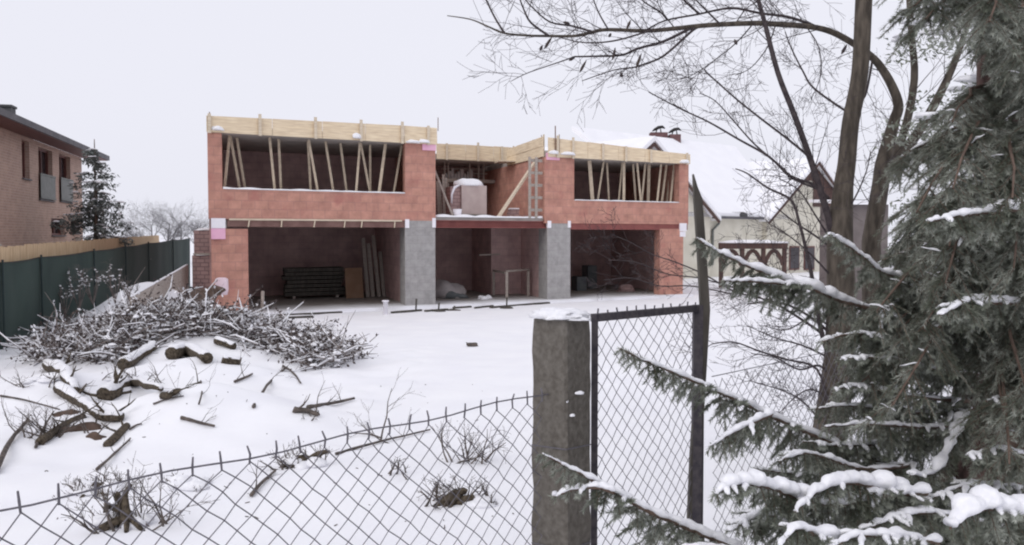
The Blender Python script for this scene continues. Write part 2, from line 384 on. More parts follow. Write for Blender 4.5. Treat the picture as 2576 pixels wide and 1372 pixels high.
# ground floor: slab, ceiling, back and partition walls
def floor_uv(p):
    q = Vector((p[0] - B.o.x, p[1] - B.o.y)); det = B.e1.x * B.e2.y - B.e1.y * B.e2.x
    return ((q.x * B.e2.y - q.y * B.e2.x) / det, (B.e1.x * q.y - B.e1.y * q.x) / det)
bpart("ground_slab", [(-.05, sR1 + .05, -.35, DEP, -.16, .05)], M['floor'], uvs=floor_uv)
bpart("back_wall", [(.0, sR1, DEP + .003, DEP + .3, -.1, ZT)], M['block_in'])
bpart("outer_side_wall", [(.01, .37, .46, DEP, .053, Z1 - .003)], M['block_in'])
bpart("outer_side_wall", [(sR1 - .37, sR1 - .01, .46, DEP, .053, Z1 - .056)], M['block_in'])
bpart("inner_wall", [(sP0 + .1, sP0 + .3, .903, DEP, .053, Z1 - .003)], M['block_in'])
bpart("inner_wall", [(.38, sP0 + .09, 6.8, 7.0, .053, Z1 - .003)], M['block_in'])
s_a = bS(1236, 3.2); s_b = bS(1331, 3.2)
bpart("inner_wall", [(s_a, s_b, 3.2, 3.45, .053, Z1 - .003)], M['block_in'])
bpart("inner_wall", [(s_a, s_a + .2, 3.453, 7.0, .053, Z1 - .003)], M['block_in'])
bpart("inner_wall", [(sP1 - .3, s_a - .003, 6.0, 6.2, .053, Z1 - .003)], M['block_in'])
bpart("inner_wall", [(sQ0 + .1, sQ0 + .3, .903, DEP, .053, Z1 - .056)], M['block_in'])
bpart("inner_wall", [(sQ0 + .31, sR1 - .38, 6.4, 6.6, .053, Z1 - .056)], M['block_in'])
# middle bay: slab, steel beam, back formwork, recess walls
sM0, sM1 = sL1 + .003, sR0 - .003
bpart("floor_slab", [(sM0, sM1, .12, DEP, Z1 + .0, Z1 + .12)], M['ceil'])
mb = MB(); zb = Z1 - .22
for q in ((.06, .30, zb, zb + .03), (.165, .195, zb + .033, zb + .215), (.06, .30, zb + .218, zb + .24)):
    mb.fbox(B, sP1 + .003, sQ0 - .003, *q)
mb.build("steel_beam", M['steel'], BLD)
lumpy_strip(sM0 + .02, sM1 - .05, .06, .6, Z1 + .123, .09, 60, 9).build("ledge_snow", M['snowc'], BLD, True)
bpart("roof_slab", [(sM0, sM1, 5.05, DEP, ZT + .0, ZT + .22)], M['ceil'])
bpart("recess_wall", [(sM0 + .003, sM1 - .003, 7.6, 7.85, Z1 + .123, ZT - .01)], M['pallet_brick'])
bpart("recess_wall", [(sR0 + .002, sR0 + .012, .95, 5.0, Z1 + .13, ZTR)], M['block'])

# roof-edge formwork, each run a thing of boards and stakes
def formwork(name, label, s0, s1, t, z0, z1, z1b, stakes, nb=2, fr=B, wood='formwood', z0b=None):
    th = thing(name, fr.pt((s0 + s1) / 2, t, z0), label, "formwork", "roof edge formwork")
    zb0 = z0 if z0b is None else z0b
    cuts = [s0] + [s0 + (s1 - s0) * k for k in ([.26, .47, .66, .84] if nb == 2 else [.35, .7])] + [s1]
    for i in range(len(cuts) - 1):
        for r_ in range(2):
            f0, f1 = (0, .52) if r_ == 0 else (.53, 1)
            def zz(s_, f): k = (s_ - s0) / (s1 - s0); a = z0 + (zb0 - z0) * k; b_ = z1 + (z1b - z1) * k; return a + (b_ - a) * f
            a, c = cuts[i] + .006, cuts[i + 1] - .006; o = rnd(-.012, .012) + (.012 if r_ else 0)
            mb = MB(); mb.fbox(fr, a, c, t - .03 + o, t + o, zz(a, f0), zz(a, f1) + rnd(0, .02), 0, zz(c, f1) + rnd(0, .02), zz(c, f0))
            mb.build("board", M[wood], th)
    for k, hgt in stakes:
        s_ = s0 + (s1 - s0) * k; zt_ = z1 + (z1b - z1) * k
        mb = MB(); mb.fbox(fr, s_ - .045, s_ + .045, t - .095, t - .058, z0 + (zb0 - z0) * k - .03, zt_ + hgt); mb.build("stake", M['palewood'], th)
    return th
zt_l = B.hit(530, 293)[1]; zt_r = B.hit(1098, 323)[1]
formwork("roof_formwork", "long run of yellow formwork boards with upright stakes above the wide upper window", -.02, sL1 + .05, -.05, ZT + .0, zt_l, zt_r, [(.012, .06), (.21, .12), (.44, .12), (.64, .12), (.83, .13), (.955, .05)])
zr0 = B.hit(1411, 349)[1]; zr1 = B.hit(1729, 390)[1]
formwork("roof_formwork", "paler snow-dusted formwork boards above the narrower upper window beside the white roof", sR0 + .1, sR1 + .03, -.05, ZTR + .0, zr0, zr1, [(.06, .1), (.16, .1), (.36, .02), (.52, .02), (.7, .02), (.97, .05)])
z_a = B.hit(1130, 364, 5.0)[1]; z_b = B.hit(1290, 372, 5.0)[1]
formwork("roof_formwork", "set back formwork boards over the recess between the two upper wings", bS(1098, 5.0), bS(1300, 5.0), 4.98, ZT + .02, z_a, z_b, [(.12, .03), (.5, .12), (.8, .02)], 1)
SIDE = Fr(B.pt(sR0, 0, 0), B.e2, (-B.e1.x, -B.e1.y, 0))
formwork("roof_formwork", "short return of formwork boards running back from the corner at the tall steel rods", .02, 4.2, .06, ZTR + .01, zr0 + .02, ZT + .42, [(.03, .1), (.3, .05), (.85, .08)], 1, SIDE)
# loose decking board over the recess corner
th = MB(); th.hexa([B.pt(bS(1245, 4), 3.4, 5.02), B.pt(bS(1330, 4), 2.6, 4.98), B.pt(bS(1345, 4), 3.6, 5.0), B.pt(bS(1255, 4), 4.6, 5.05),
                    B.pt(bS(1245, 4), 3.4, 5.06), B.pt(bS(1330, 4), 2.6, 5.02), B.pt(bS(1345, 4), 3.6, 5.04), B.pt(bS(1255, 4), 4.6, 5.09)])
tag(th.build("deck_board", M['palewood']), "wide pale deck board jutting over the recess under the roof edge", "board")
# column formwork beside the right wing's corner
th = thing("column_formwork", B.pt(sR0 - .3, .1, Z1 + .13), "tall narrow timber column form standing in the recess at the right wing's corner", "formwork")
for a in (-.62, -.36):
    mb = MB(); mb.fbox(B, sR0 + a, sR0 + a + .10, .05, .09, Z1 + .13, ZTR - .02); mb.build("upright", M['greyplank'], th)
for k in range(5):
    z_ = Z1 + .35 + k * .42
    mb = MB(); mb.fbox(B, sR0 - .60, sR0 - .05, .095, .13, z_, z_ + .1); mb.build("cross_bar", M['greyplank'], th)

# shoring props in the two upper windows, every one a thing
def prop(name, zf, zt_, px_t, px_b, wd, label, group, t):
    s_t = bS(px_t, t); s_b = bS(px_b, t)
    mb = MB(); wd *= .85; mb.bar(B.pt(s_b, t, zf), B.pt(s_t, t, zt_), wd, wd * .8)
    return tag(mb.build(name, M['propwood']), label, "prop", group)
lp = [(420, 375), (432, 500), (490, 550), (785, 820), (865, 880), (1130, 1148), (1140, 1205), (1290, 1348), (1425, 1470), (1597, 1565), (1610, 1678), (1690, 1690), (1827, 1775), (1972, 1908)]
for i, (a, b_) in enumerate(lp):
    lean = "leaning left at its top" if a < b_ - 12 else ("leaning right at its top" if a > b_ + 12 else "standing upright")
    prop("shoring_prop", Z1 + SL, ZT, 464 + (a + (a - b_) * .05) * .2773, 464 + (b_ + (b_ - a) * .6) * .2773, .075 if i != 12 else .1,
         "prop %s, %s from left in wide upper window" % (lean, ORD[i]), "timber props in the wide upper window", .55 + .25 * (i % 3))
rp = [(1532, 1556, .15), (1655, 1612, .075), (1683, 1700, .075), (1830, 1830, .11), (1815, 1790, .07), (1908, 1930, .08), (1943, 1972, .08), (2014, 1988, .08), (2046, 2040, .13), (2150, 2122, .08), (2196, 2163, .09), (2232, 2205, .08), (2262, 2236, .08), (2305, 2280, .09)]
for i, (a, b_, wd) in enumerate(rp):
    lean = "leaning left at its top" if a < b_ - 12 else ("leaning right at its top" if a > b_ + 12 else "standing upright")
    prop("shoring_prop", Z1 + SL, ZTR, 1035.7 + a * .2912, 1035.7 + (b_ + (b_ - a) * .6) * .2912, wd,
         "%s prop %s, %s from left in narrow upper window" % ("thick" if wd > .1 else "thin", lean, ORD[i]), "timber props in the narrow upper window", .55 + .22 * (i % 3))

# things on the middle ledge
def stick_thing(name, a, b_, wd, m_, label, cat, wy=None, group=None):
    mb = MB(); mb.bar(a, b_, wd, wy or wd * .6); return tag(mb.build(name, m_), label, cat, group)
def BP(px, py, t): s_, z_ = B.hit(px, py, t); return B.pt(s_, t, z_)
a = BP(1253, 546, .5); a.z = Z1 + .14
stick_thing("leaning_board", a, BP(1357, 392, .75), .12, M['palewood'], "long pale diagonal board leaning from the ledge to the right wing's roof edge", "board")
a = BP(1140, 547, .5); a.z = Z1 + .14
stick_thing("leaning_board", a, BP(1093, 428, .7), .10, M['greyplank'], "grey diagonal board leaning against the left wing at the ledge", "board")
for i, (x0, x1) in enumerate([(1118, 1115), (1127, 1122), (1105, 1100), (1110, 1106)]):
    a = BP(x0, 546, 1.5 + .2 * i); a.z = Z1 + .14
    stick_thing("leaning_board", a, BP(x1, 440 + 8 * i, 1.7 + .2 * i), .07, M['greyplank'], "thin dark lath by the grey diagonal board, %s of four from left" % ORD[[2, 3, 0, 1][i]], "board", None, "laths beside the grey diagonal board")
# pallet of blocks with snow on top
p0 = B.pt(bS(1161, .9), .9, Z1 + .13)
th = thing("block_pallet", p0, "tall wrapped pallet of building blocks with a snow cap on the ledge", "pallet")
s0, s1 = bS(1161, .9), bS(1225, .9); zt_ = B.hit(1190, 467, .9)[1]
mb = MB(); mb.fbox(B, s0 + .01, s1 - .01, .9, 1.7, Z1 + .26, zt_); mb.build("wrapped_blocks", mat("wrapped_blocks", (.42, .33, .31), (.50, .41, .38), 2.5, .6), th)
mb = MB(); mb.fbox(B, s0 - .38, s0 + .004, 1.0, 1.7, Z1 + .26, zt_ - .05); mb.build("open_blocks", M['pallet_brick'], th)
mb = MB()
for k in range(3): mb.fbox(B, s0 - .36 + k * .5, s0 - .26 + k * .5, .92, 1.68, Z1 + .125, Z1 + .225)
mb.fbox(B, s0 - .38, s1, .9, 1.7, Z1 + .228, Z1 + .257); mb.build("pallet_base", M['greyplank'], th)
mb = MB(); mb.blob(B.pt((s0 + s1) / 2 - .12, 1.3, zt_ - .01), (.56, .45, .26), 3, .35, 18, 10, flat=0, rot=.5); mb.build("snow_cap", M['snowc'], th, True)
mb = MB(); a = BP(1137, 490, 1.1); mb.tube([BP(1163, 463, 1.1), BP(1143, 472, 1.0), BP(1136, 490, 1.0), BP(1136, 512, 1.0)], [.03, .05, .04, .02], 6, 0); mb.build("torn_wrap", M['eps'], th, True)
# bucket and snow heap, brick stack
mb = MB(); c = B.pt(bS(1150, .55), .55, Z1 + .12)
mb.tube([c, c + Vector((0, 0, .28)), c + Vector((0, 0, .28)), c + Vector((0, 0, .06))], [.13, .16, .145, .12], 14); tag(mb.build("bucket", M['eps'], None, True), "white bucket standing on the ledge beside the pallet", "bucket")
for i, (px, wz) in enumerate([(1282, 0), (1281, 1), (1284, 2)]):
    s0 = bS(px, .7); z_ = Z1 + .14 + wz * .105
    mb = MB(); mb.fbox(B, s0, s0 + .42 - .03 * wz, .7, 1.0, z_, z_ + .09); o = mb.build("loose_block", M['pallet_brick'])
    tag(o, ["lowest block of the small stack on the ledge", "middle block of the small stack on the ledge", "snow-topped upper block of the small stack on the ledge"][i], "block", "blocks stacked on the ledge")
    if wz == 2: lumpy_strip(s0, s0 + .36, .7, 1.0, z_ + .092, .06, 8).build("snow", M['snowc'], o, True)
for i, (px, t) in enumerate([(1322, .5), (1336, .6), (1347, .45)]):
    s0 = bS(px, t); mb = MB(); mb.hexa([B.pt(s0, t, Z1 + .13), B.pt(s0 + .2, t, Z1 + .13), B.pt(s0 + .2, t + .14, Z1 + .13), B.pt(s0, t + .14, Z1 + .13), B.pt(s0 + .02, t, Z1 + .22), B.pt(s0 + .22, t + .02, Z1 + .2), B.pt(s0 + .19, t + .14, Z1 + .2), B.pt(s0, t + .13, Z1 + .23)])
    tag(mb.build("brick_piece", M['pallet_brick']), "broken brick on the ledge by the block stack, %s of three from left" % ORD[i], "brick", "broken bricks on the ledge")
# scaffold trestle in the recess
th = thing("scaffold", B.pt(bS(1180, 6), 6.2, Z1 + .12), "grey scaffold deck on thin posts at the back of the recess", "scaffold")
s0, s1 = bS(1113, 6), bS(1252, 6); z0 = B.hit(1180, 459, 6)[1]; z1 = B.hit(1180, 451, 6)[1]
mb = MB(); mb.fbox(B, s0, s1, 6.0, 6.6, z0, z1); mb.build("deck", M['greyplank'], th)
for px in (1120, 1129, 1183, 1205, 1218):
    s_ = bS(px, 6.05); mb = MB(); mb.tube([B.pt(s_, 6.1, Z1 + .12 if px < 1130 else z1), B.pt(s_, 6.1, ZT)], .03, 6); mb.build("post", M['greyplank'], th)
for q in (425, 437):
    mb = MB(); mb.tube([BP(1112, q, 6.3), BP(1225, q + 1, 6.3)], .025, 6); mb.build("rail", M['greyplank'], th)
mb = MB(); 
for i in range(9): mb.fbox(B, s0 + .15 + i * .14, s0 + .27 + i * .14, 6.15, 6.4, z1 + .003, z1 + .20 + .1 * (i % 3))
tag(mb.build("brick_row", M['plaster']), "row of pale bricks stacked on the scaffold deck in the recess", "bricks")
# steel rods above the roof edge
for (x0, y0, y1, t, lab) in [(1397, 317, 384, -.12, "tall thick steel rod rising above the right wing's corner"), (1362, 340, 408, .5, "thinner steel rod rising left of the tall rod"), (1102, 296, 330, -.02, "steel rod rising at the left wing's inner corner"), (527, 282, 330, -.1, "thin rod at the left wing's outer corner"), (1407, 338, 384, -.12, "short stake just right of the tall steel rod")]:
    mb = MB(); mb.tube([BP(x0, y1, t), BP(x0, y0, t)], .022 if x0 == 1397 else .014, 6); tag(mb.build("steel_rod", M['rust']), lab, "rod", "rods above the roof edge")

# ground floor contents
GF = .053
def gb(name, px0, px1, t0, t1, h, m_, label, cat, h0=0.0, grp=None):
    mb = MB(); s0, s1 = bS(px0, t0), bS(px1, t0); mb.fbox(B, s0, s1, t0, t1, GF + h0, GF + h); return tag(mb.build(name, m_), label, cat, grp)
mb = MB(); s0 = bS(870, 4); s1 = bS(914, 4)
mb.hexa([B.pt(s0, 4.0, GF), B.pt(s1, 4, GF), B.pt(s1, 4.06, GF), B.pt(s0, 4.06, GF), B.pt(s0, 4.4, GF + 1.05), B.pt(s1, 4.4, GF + 1.05), B.pt(s1, 4.46, GF + 1.05), B.pt(s0, 4.46, GF + 1.05)])
tag(mb.build("panel_board", M['brownpanel']), "brown panel leaning in the dark ground floor of the left wing", "panel")
for i, (a, b_, hh) in enumerate([(925, 915, 2.1), (938, 928, 1.9), (953, 940, 2.2), (965, 957, 1.6), (978, 972, 1.9)]):
    mb = MB(); mb.bar(B.pt(bS(a, 4.3), 4.3, GF), B.pt(bS(b_, 4.8), 4.9, GF + hh), .13, .04)
    tag(mb.build("plank", M['greyplank']), "plank leaning in the dark beside the brown panel, %s of five from left" % ORD[i], "plank", "planks beside the brown panel")
# low stack of boards on bearers
th = thing("timber_stack", B.pt(bS(790, 4.5), 4.5, GF), "low dark stack of boards at the back of the left ground floor", "timber")
for k in range(7):
    mb = MB(); mb.fbox(B, bS(715, 4.6) + rnd(-.1, .1), bS(865, 4.6) + rnd(-.1, .1), 4.6 + rnd(0, .1), 5.6, GF + .1 + k * .14, GF + .1 + k * .14 + .12); mb.build("board_layer", M['oldwood'], th)
for px in (735, 845):
    mb = MB(); mb.fbox(B, bS(px, 4.6), bS(px, 4.6) + .1, 4.65, 5.55, GF, GF + .098); mb.build("bearer", M['greyplank'], th)
# timber railing frame in the middle bay
th = thing("timber_railing", B.pt(bS(1300, 1.2), 1.2, GF), "open timber railing frame standing in the middle ground floor bay", "railing")
def rail(a, b_, wd=.09): mb = MB(); mb.bar(a, b_, wd, wd * .7); mb.build("rail_post" if abs((Vector(b_) - Vector(a)).z) > .4 else "top_rail", M['greyplank'], th)
f0 = B.pt(bS(1275, 1.2), 1.2, GF); f1 = B.pt(bS(1329, 1.8), 1.8, GF); z_ = .92
rail(f0, f0 + Vector((0, 0, z_))); rail(f1, f1 + Vector((0, 0, z_ + .02))); rail(f0 + Vector((0, 0, z_ + .03)), f1 + Vector((0, 0, z_ + .05)))
f2 = B.pt(bS(1242, 3.0), 3.0, GF); rail(f0 + Vector((-.03, .05, z_ - .03)), f2 + Vector((0, 0, z_ - .02))); rail(f2, f2 + Vector((0, 0, z_ - .07)))
mb = MB(); mb.bar(BP(1205, 642, 3.15), BP(1258, 640, 3.15), .06, .05); tag(mb.build("batten", M['greyplank']), "short horizontal batten fixed on the red inner wall above the railing", "batten")
mb = MB(); c = B.pt(bS(1369, .95), .95, 0); mb.tube([c + Vector((0, 0, GF)), c + Vector((0, 0, GF + 1.75))], .06, 8); mb.tube([c + Vector((0, 0, GF + 1.75)), c + Vector((0, 0, GF + 1.82))], .08, 8); tag(mb.build("pipe", M['redpaint']), "dark red pipe standing against the right concrete block pillar", "pipe")
th = thing("cement_mound", B.pt(bS(1120, 2.6), 2.6, GF), "covered heap under a grey sheet behind the left concrete pillar", "heap")
mb = MB(); mb.blob(B.pt(bS(1118, 2.6), 2.6, GF), (.75, .5, .62), 5, .3, 20, 10, flat=0); mb.build("grey_sheet", M['plaster'], th, True)
mb = MB(); mb.blob(B.pt(bS(1126, 2.3), 2.35, GF), (.6, .3, .3), 8, .4, 16, 8, flat=0); mb.build("sand_heap", M['bluegrey'], th, True)
gb("crate", 1480, 1502, 4.5, 5.2, .95, M['bluegrey'], "dark upright crate in the shade of the right ground floor", "crate")
gb("crate", 1452, 1476, 3.5, 4.1, .55, M['bluegrey'], "low dark crate beside the upright crate in the right bay", "crate")
mb = MB(); mb.blob(B.pt(bS(1575, 2.2), 2.2, GF), (.35, .25, .25), 6, .5, 14, 8, flat=0); tag(mb.build("rubble_heap", M['pallet_brick'], None, True), "small heap of brick rubble on the floor of the right bay", "rubble")
for i, (px, t) in enumerate([(1218, 1.1), (1210, 1.3), (1228, 1.4)]):
    mb = MB(); mb.blob(B.pt(bS(px, t), t, GF), (.14, .11, .12), i + 20, .5, 10, 7, flat=0); tag(mb.build("snow_clod", M['snowc'], None, True), "snow-covered lump on the middle bay floor, %s of three" % ["nearest", "left", "right"][i], "lump", "lumps on the middle bay floor")

# along the front edge: boards, stakes, tube
def EP(px, py, up=.0): return gp(px, py, up)
for i, (x0, y0, x1, y1, wd) in enumerate([(680, 797, 860, 788, .10), (900, 783, 985, 779, .09), (985, 789, 1060, 783, .13), (1140, 777, 1185, 774, .10), (1235, 776, 1380, 764, .16), (700, 803, 790, 799, .08), (1070, 785, 1125, 781, .12), (1195, 777, 1240, 772, .10)]):
    a = EP(x0, y0, .02); b_ = EP(x1, y1, .02)
    stick_thing("edge_board", a, b_, wd * .8, M['oldwood'], ["long dark board along the snow edge by the brush heap", "short board in front of the left bay near the white tube", "dark thick board at the foot of the left concrete pillar", "short board in front of the middle bay beside the tallest peg", "longest thick black board by the right concrete pillar", "thin lower board nearest the brush heap", "board lying between the two pegs of the left pillar", "dark board piece under the railing frame"][i], "board", .07, "boards along the building's snow edge")
mb = MB(); a = EP(970, 791); mb.tube([a, a + Vector((0, 0, .36)), a + Vector((0, 0, .36)), a + Vector((0, 0, .40))], [.07, .07, .10, .10], 10); tag(mb.build("drain_tube", M['eps'], None, True), "short white drain tube standing in the snow before the left bay", "tube")
for i, (px, y1, y0) in enumerate([(1046, 784, 752), (1103, 784, 762), (1142, 782, 770), (1274, 776, 748), (660, 792, 732)]):
    a = EP(px, y1); h = (y1 - y0) / F * a.y
    mb = MB(); mb.tube([a, a + Vector((.02, 0, h))], [.035 if px < 700 else .025, .03], 6); mb.blob(a, (.22, .16, .05), i, .4, 10, 6, flat=-.1)
    if i == 4: mb = MB(); mb.bar(a, a + Vector((.02, 0, h)), .09, .04)
    tag(mb.build("peg", M['oldwood'] if i < 4 else M['greyplank'], None, True), ["dark peg before the left concrete pillar", "dark peg at the right side of the left concrete pillar", "short peg stub in front of the middle bay", "thin peg in front of the railing frame", "grey upright stake by the brush heap and left column"][i], "peg")

# pallets, bucket and earth at the left corner of the house
for i, (px0, px1, py0, py1, lab) in enumerate([(484, 530, 643, 702, "lower snow-topped brick stack by the house's left corner"), (488, 530, 580, 637, "upper snow-topped brick stack by the house's left corner")]):
    a = W(px0, py1, 26.3); b_ = W(px1, py0, 26.3)
    o = thing("brick_stack", (a.x, 26.3, a.z), lab, "bricks", "brick stacks at the house corner")
    mb = MB(); mb.box(a.x, b_.x, 26.3, 27.1, a.z + (0 if i else -.5), b_.z); mb.build("bricks", M['pallet_brick'], o)
    mb = MB(); mb.blob(((a.x + b_.x) / 2, 26.7, b_.z), (.33, .46, .07), i, .2, 16, 8, flat=0); mb.build("snow_cap", M['snowc'], o, True)
    mb = MB(); mb.box(a.x - .02, b_.x + .02, 26.28, 27.12, a.z - .055, a.z - .003) if i else mb.box(a.x, b_.x, 26.3, 27.1, a.z - .6, a.z - .503); mb.build("pallet_base", M['greyplank'], o)
a0 = W(325, 748, 18.5); a1 = W(468, 667, 26.0)
mb = MB(); mb.hexa([a0 + Vector((0, 0, -.9)), a0 + Vector((.07, 0, -.9)), a1 + Vector((.07, 0, -.75)), a1 + Vector((0, 0, -.75)), a0, a0 + Vector((.07, 0, 0)), a1 + Vector((.07, 0, 0)), a1])
o = tag(mb.build("retaining_board", M['greyplank']), "long grey board wall sloping up beside the green screen fence", "board")
mb = MB(); mb.tube([a0 + (a1 - a0) * (i / 14) + Vector((.03, 0, .01)) for i in range(15)], [.03 + .02 * abs(noise.noise(Vector((i * .9, 0, 0)))) for i in range(15)], 6, sq=.6); mb.build("snow", M['snowc'], o, True)
a = W(558, 742, 23.7)
mb = MB(); mb.tube([a, a + Vector((0, 0, .15)), a + Vector((0, 0, .42)), a + Vector((0, 0, .46))], [.15, .18, .17, .10], 12); tag(mb.build("tub", M['palepink'], None, True), "pale pink tub standing in front of the left brick column", "tub")
mb = MB()
for i, (px, py, d) in enumerate([(512, 728, 22.5), (530, 722, 23.0), (495, 735, 22.0)]): mb.blob(W(px, py, d) - Vector((0, 0, .14)), (.30, .3, .15), i + 3, .6, 14, 9, flat=-.5)
tag(mb.build("earth_heap", M['earth'], None, True), "brown earth heap showing through snow by the left brick column", "earth")

# ------------------------------------------------------------------ left neighbour, fences, far trees
H0 = W(0, 287, 23.7); H1 = W(272, 402, 38.0)
LH = Fr((H0.x, H0.y, 0), (H1.x - H0.x, H1.y - H0.y, 0), (-(H1.y - H0.y), H1.x - H0.x, 0))
HLW = Fr(LH.pt(0, .75, 0), LH.e1, LH.e2)
th = thing("brick_house", HLW.pt(6, 0, 0), "brown brick house with dark eaves and tall windows behind the wooden fence", "house")
zE = 5.42
sEnd = HLW.S(207, 500)
wins = [(54, 73, 351, 449), (96, 131, 369, 503), (148, 176, 386, 507), (129, 162, 549, 592), (178, 198, 552, 587)]
ops = []
for (x0, x1, y0, y1) in wins:
    s0, zt_ = HLW.hit(x0, y0); s1, _ = HLW.hit(x1, y0); _, zb_ = HLW.hit((x0 + x1) / 2, y1); ops.append((s0, s1, zb_, zt_))
def wall_open(mb, fr, s0, s1, t0, t1, z0, z1, ops):
    ss = sorted(set([s0, s1] + [o[0] for o in ops] + [o[1] for o in ops])); zs = sorted(set([z0, z1] + [o[2] for o in ops] + [o[3] for o in ops]))
    for i in range(len(ss) - 1):
        run = None
        for j in range(len(zs) - 1):
            ms, mz = (ss[i] + ss[i + 1]) / 2, (zs[j] + zs[j + 1]) / 2
            hole = any(o[0] < ms < o[1] and o[2] < mz < o[3] for o in ops)
            if not hole: run = (run[0], zs[j + 1]) if run else (zs[j], zs[j + 1])
            if (hole or j == len(zs) - 2) and run: mb.fbox(fr, ss[i], ss[i + 1], t0, t1, run[0], run[1]); run = None
mb = MB(); wall_open(mb, HLW, -9, sEnd, 0, .35, -.5, zE, ops); mb.build("wall", M['facing'], th)
mb = MB(); mb.fbox(HLW, sEnd - .35, sEnd, .353, 8, -.5, zE); mb.fbox(HLW, -9, sEnd - .36, 7.7, 8, -.5, zE); mb.fbox(HLW, -9, -8.65, .353, 7.69, -.5, zE); mb.build("end_wall", M['facing'], th)
mb = MB(); zf = 5.5; sE2 = LH.S(272, 402)
def roofquad(mb, fr, a, b_, th_):  # a,b: (s0,s1,t,z) lower and upper edges
    mb.hexa([fr.pt(a[0], a[2], a[3]), fr.pt(a[1], a[2], a[3]), fr.pt(b_[1], b_[2], b_[3]), fr.pt(b_[0], b_[2], b_[3]),
             fr.pt(a[0], a[2], a[3] + th_), fr.pt(a[1], a[2], a[3] + th_), fr.pt(b_[1], b_[2], b_[3] + th_), fr.pt(b_[0], b_[2], b_[3] + th_)])
roofquad(mb, LH, (-9.5, sE2, 0, zf), (-9.5, sE2 - 3.5, 5, zf + 1.2), .1); roofquad(mb, LH, (-9.5, sE2, 9.5, zf), (-9.5, sE2 - 3.5, 5.003, zf + 1.2), .1)
rf = mb.build("roof", M['roofdark'], th)
mb = MB(); mb.fbox(LH, -9.5, sE2, -.06, -.003, zf - .06, zf + .13); mb.build("gutter", M['fascia'], th)
mb = MB(); mb.fbox(LH, -9.5, sE2 - .1, .0, .74, zf - .08, zf - .004); mb.build("soffit", M['winframe'], th)
c0, zc = LH.hit(12, 285, 3.0)
mb = MB(); mb.fbox(LH, c0 - .3, c0 + .3, 2.7, 3.2, zf + .4, LH.hit(12, 272, 3.0)[1]); mb.fbox(LH, c0 - .36, c0 + .36, 2.66, 3.24, LH.hit(12, 272, 3.0)[1] + .003, LH.hit(12, 269, 3.0)[1] + .04); mb.build("chimney", M['roofdark'], rf)
for i, (s0, s1, zb_, zt_) in enumerate(ops):
    mb = MB(); f = .07
    for q in ((s0, s0 + f, zb_, zt_), (s1 - f, s1, zb_, zt_), (s0 + f, s1 - f, zb_, zb_ + f), (s0 + f, s1 - f, zt_ - f, zt_), ((s0 + s1) / 2 - .03, (s0 + s1) / 2 + .03, zb_ + f, zt_ - f)): mb.fbox(HLW, q[0], q[1], .14, .22, q[2], q[3])
    wf = mb.build("window", M['winframe'], th)
    mb = MB(); mb.fbox(HLW, s0 + f, s1 - f, .225, .24, zb_ + f, zt_ - f); mb.build("pane", M['glass'], wf)
    if i in (1, 2):
        hz = zb_ + (zt_ - zb_) * .46; mb = MB()
        mb.fbox(HLW, s0 - .08, s1 + .08, -.09, -.05, hz, hz + .06); mb.fbox(HLW, s0 - .08, s1 + .08, -.09, -.05, zb_ + .02, zb_ + .07)
        mb.fbox(HLW, s0 - .06, s1 + .06, -.075, -.062, zb_ + .075, hz - .005); mb.build("balcony_panel", M['railgrey'], wf)
    mb = MB(); mb.fbox(HLW, s0 - .05, s1 + .05, -.06, .135, zb_ - .05, zb_ - .003); mb.build("sill", M['fascia'], wf)

def fence_pts(spec, n):   # spec: list of (px, py_top, depth)
    P_ = [W(*q) for q in spec]; out = []
    for i in range(n + 1):
        t = i / n * (len(P_) - 1); k = min(int(t), len(P_) - 2); out.append(P_[k].lerp(P_[k + 1], t - k))
    return out
# wooden fence
FT = [W(-420, 642, 13), W(0, 622, 17.5), W(200, 606, 24), W(400, 592, 38)]
th = thing("wooden_fence", (FT[1].x, FT[1].y, 0), "tan wooden board fence standing behind the green screen fence", "fence")
tot = 0
for i in range(len(FT) - 1):
    a, b_ = FT[i], FT[i + 1]; L = (b_ - a).length; nb = int(L / .16); mb = MB()
    for k in range(nb):
        p = a.lerp(b_, k / nb); q = a.lerp(b_, (k + .95) / nb); z_ = p.z + rnd(-.015, .02); y_ = rnd(0, .01)
        mb.hexa([Vector((p.x, p.y + y_, -.3)), Vector((q.x, q.y + y_, -.3)), Vector((q.x - .02, q.y + .02 + y_, -.3)), Vector((p.x - .02, p.y + .02 + y_, -.3)), Vector((p.x, p.y + y_, z_)), Vector((q.x, q.y + y_, z_)), Vector((q.x - .02, q.y + .02 + y_, z_)), Vector((p.x - .02, p.y + .02 + y_, z_))])
    mb.build("board_panel", M['fencewood'], th)
    mb = MB(); pz_ = Vector((-.06, .03, -.12)); mb.bar(a + pz_, b_ + pz_, .05, .08); mb.build("rail", M['fencewood'], th)
    mb = MB(); mb.fbox(FW, a.x - .12, a.x - .03, a.y + .02, a.y + .11, -.3, a.z + .06); mb.build("post", M['greyplank'], th)
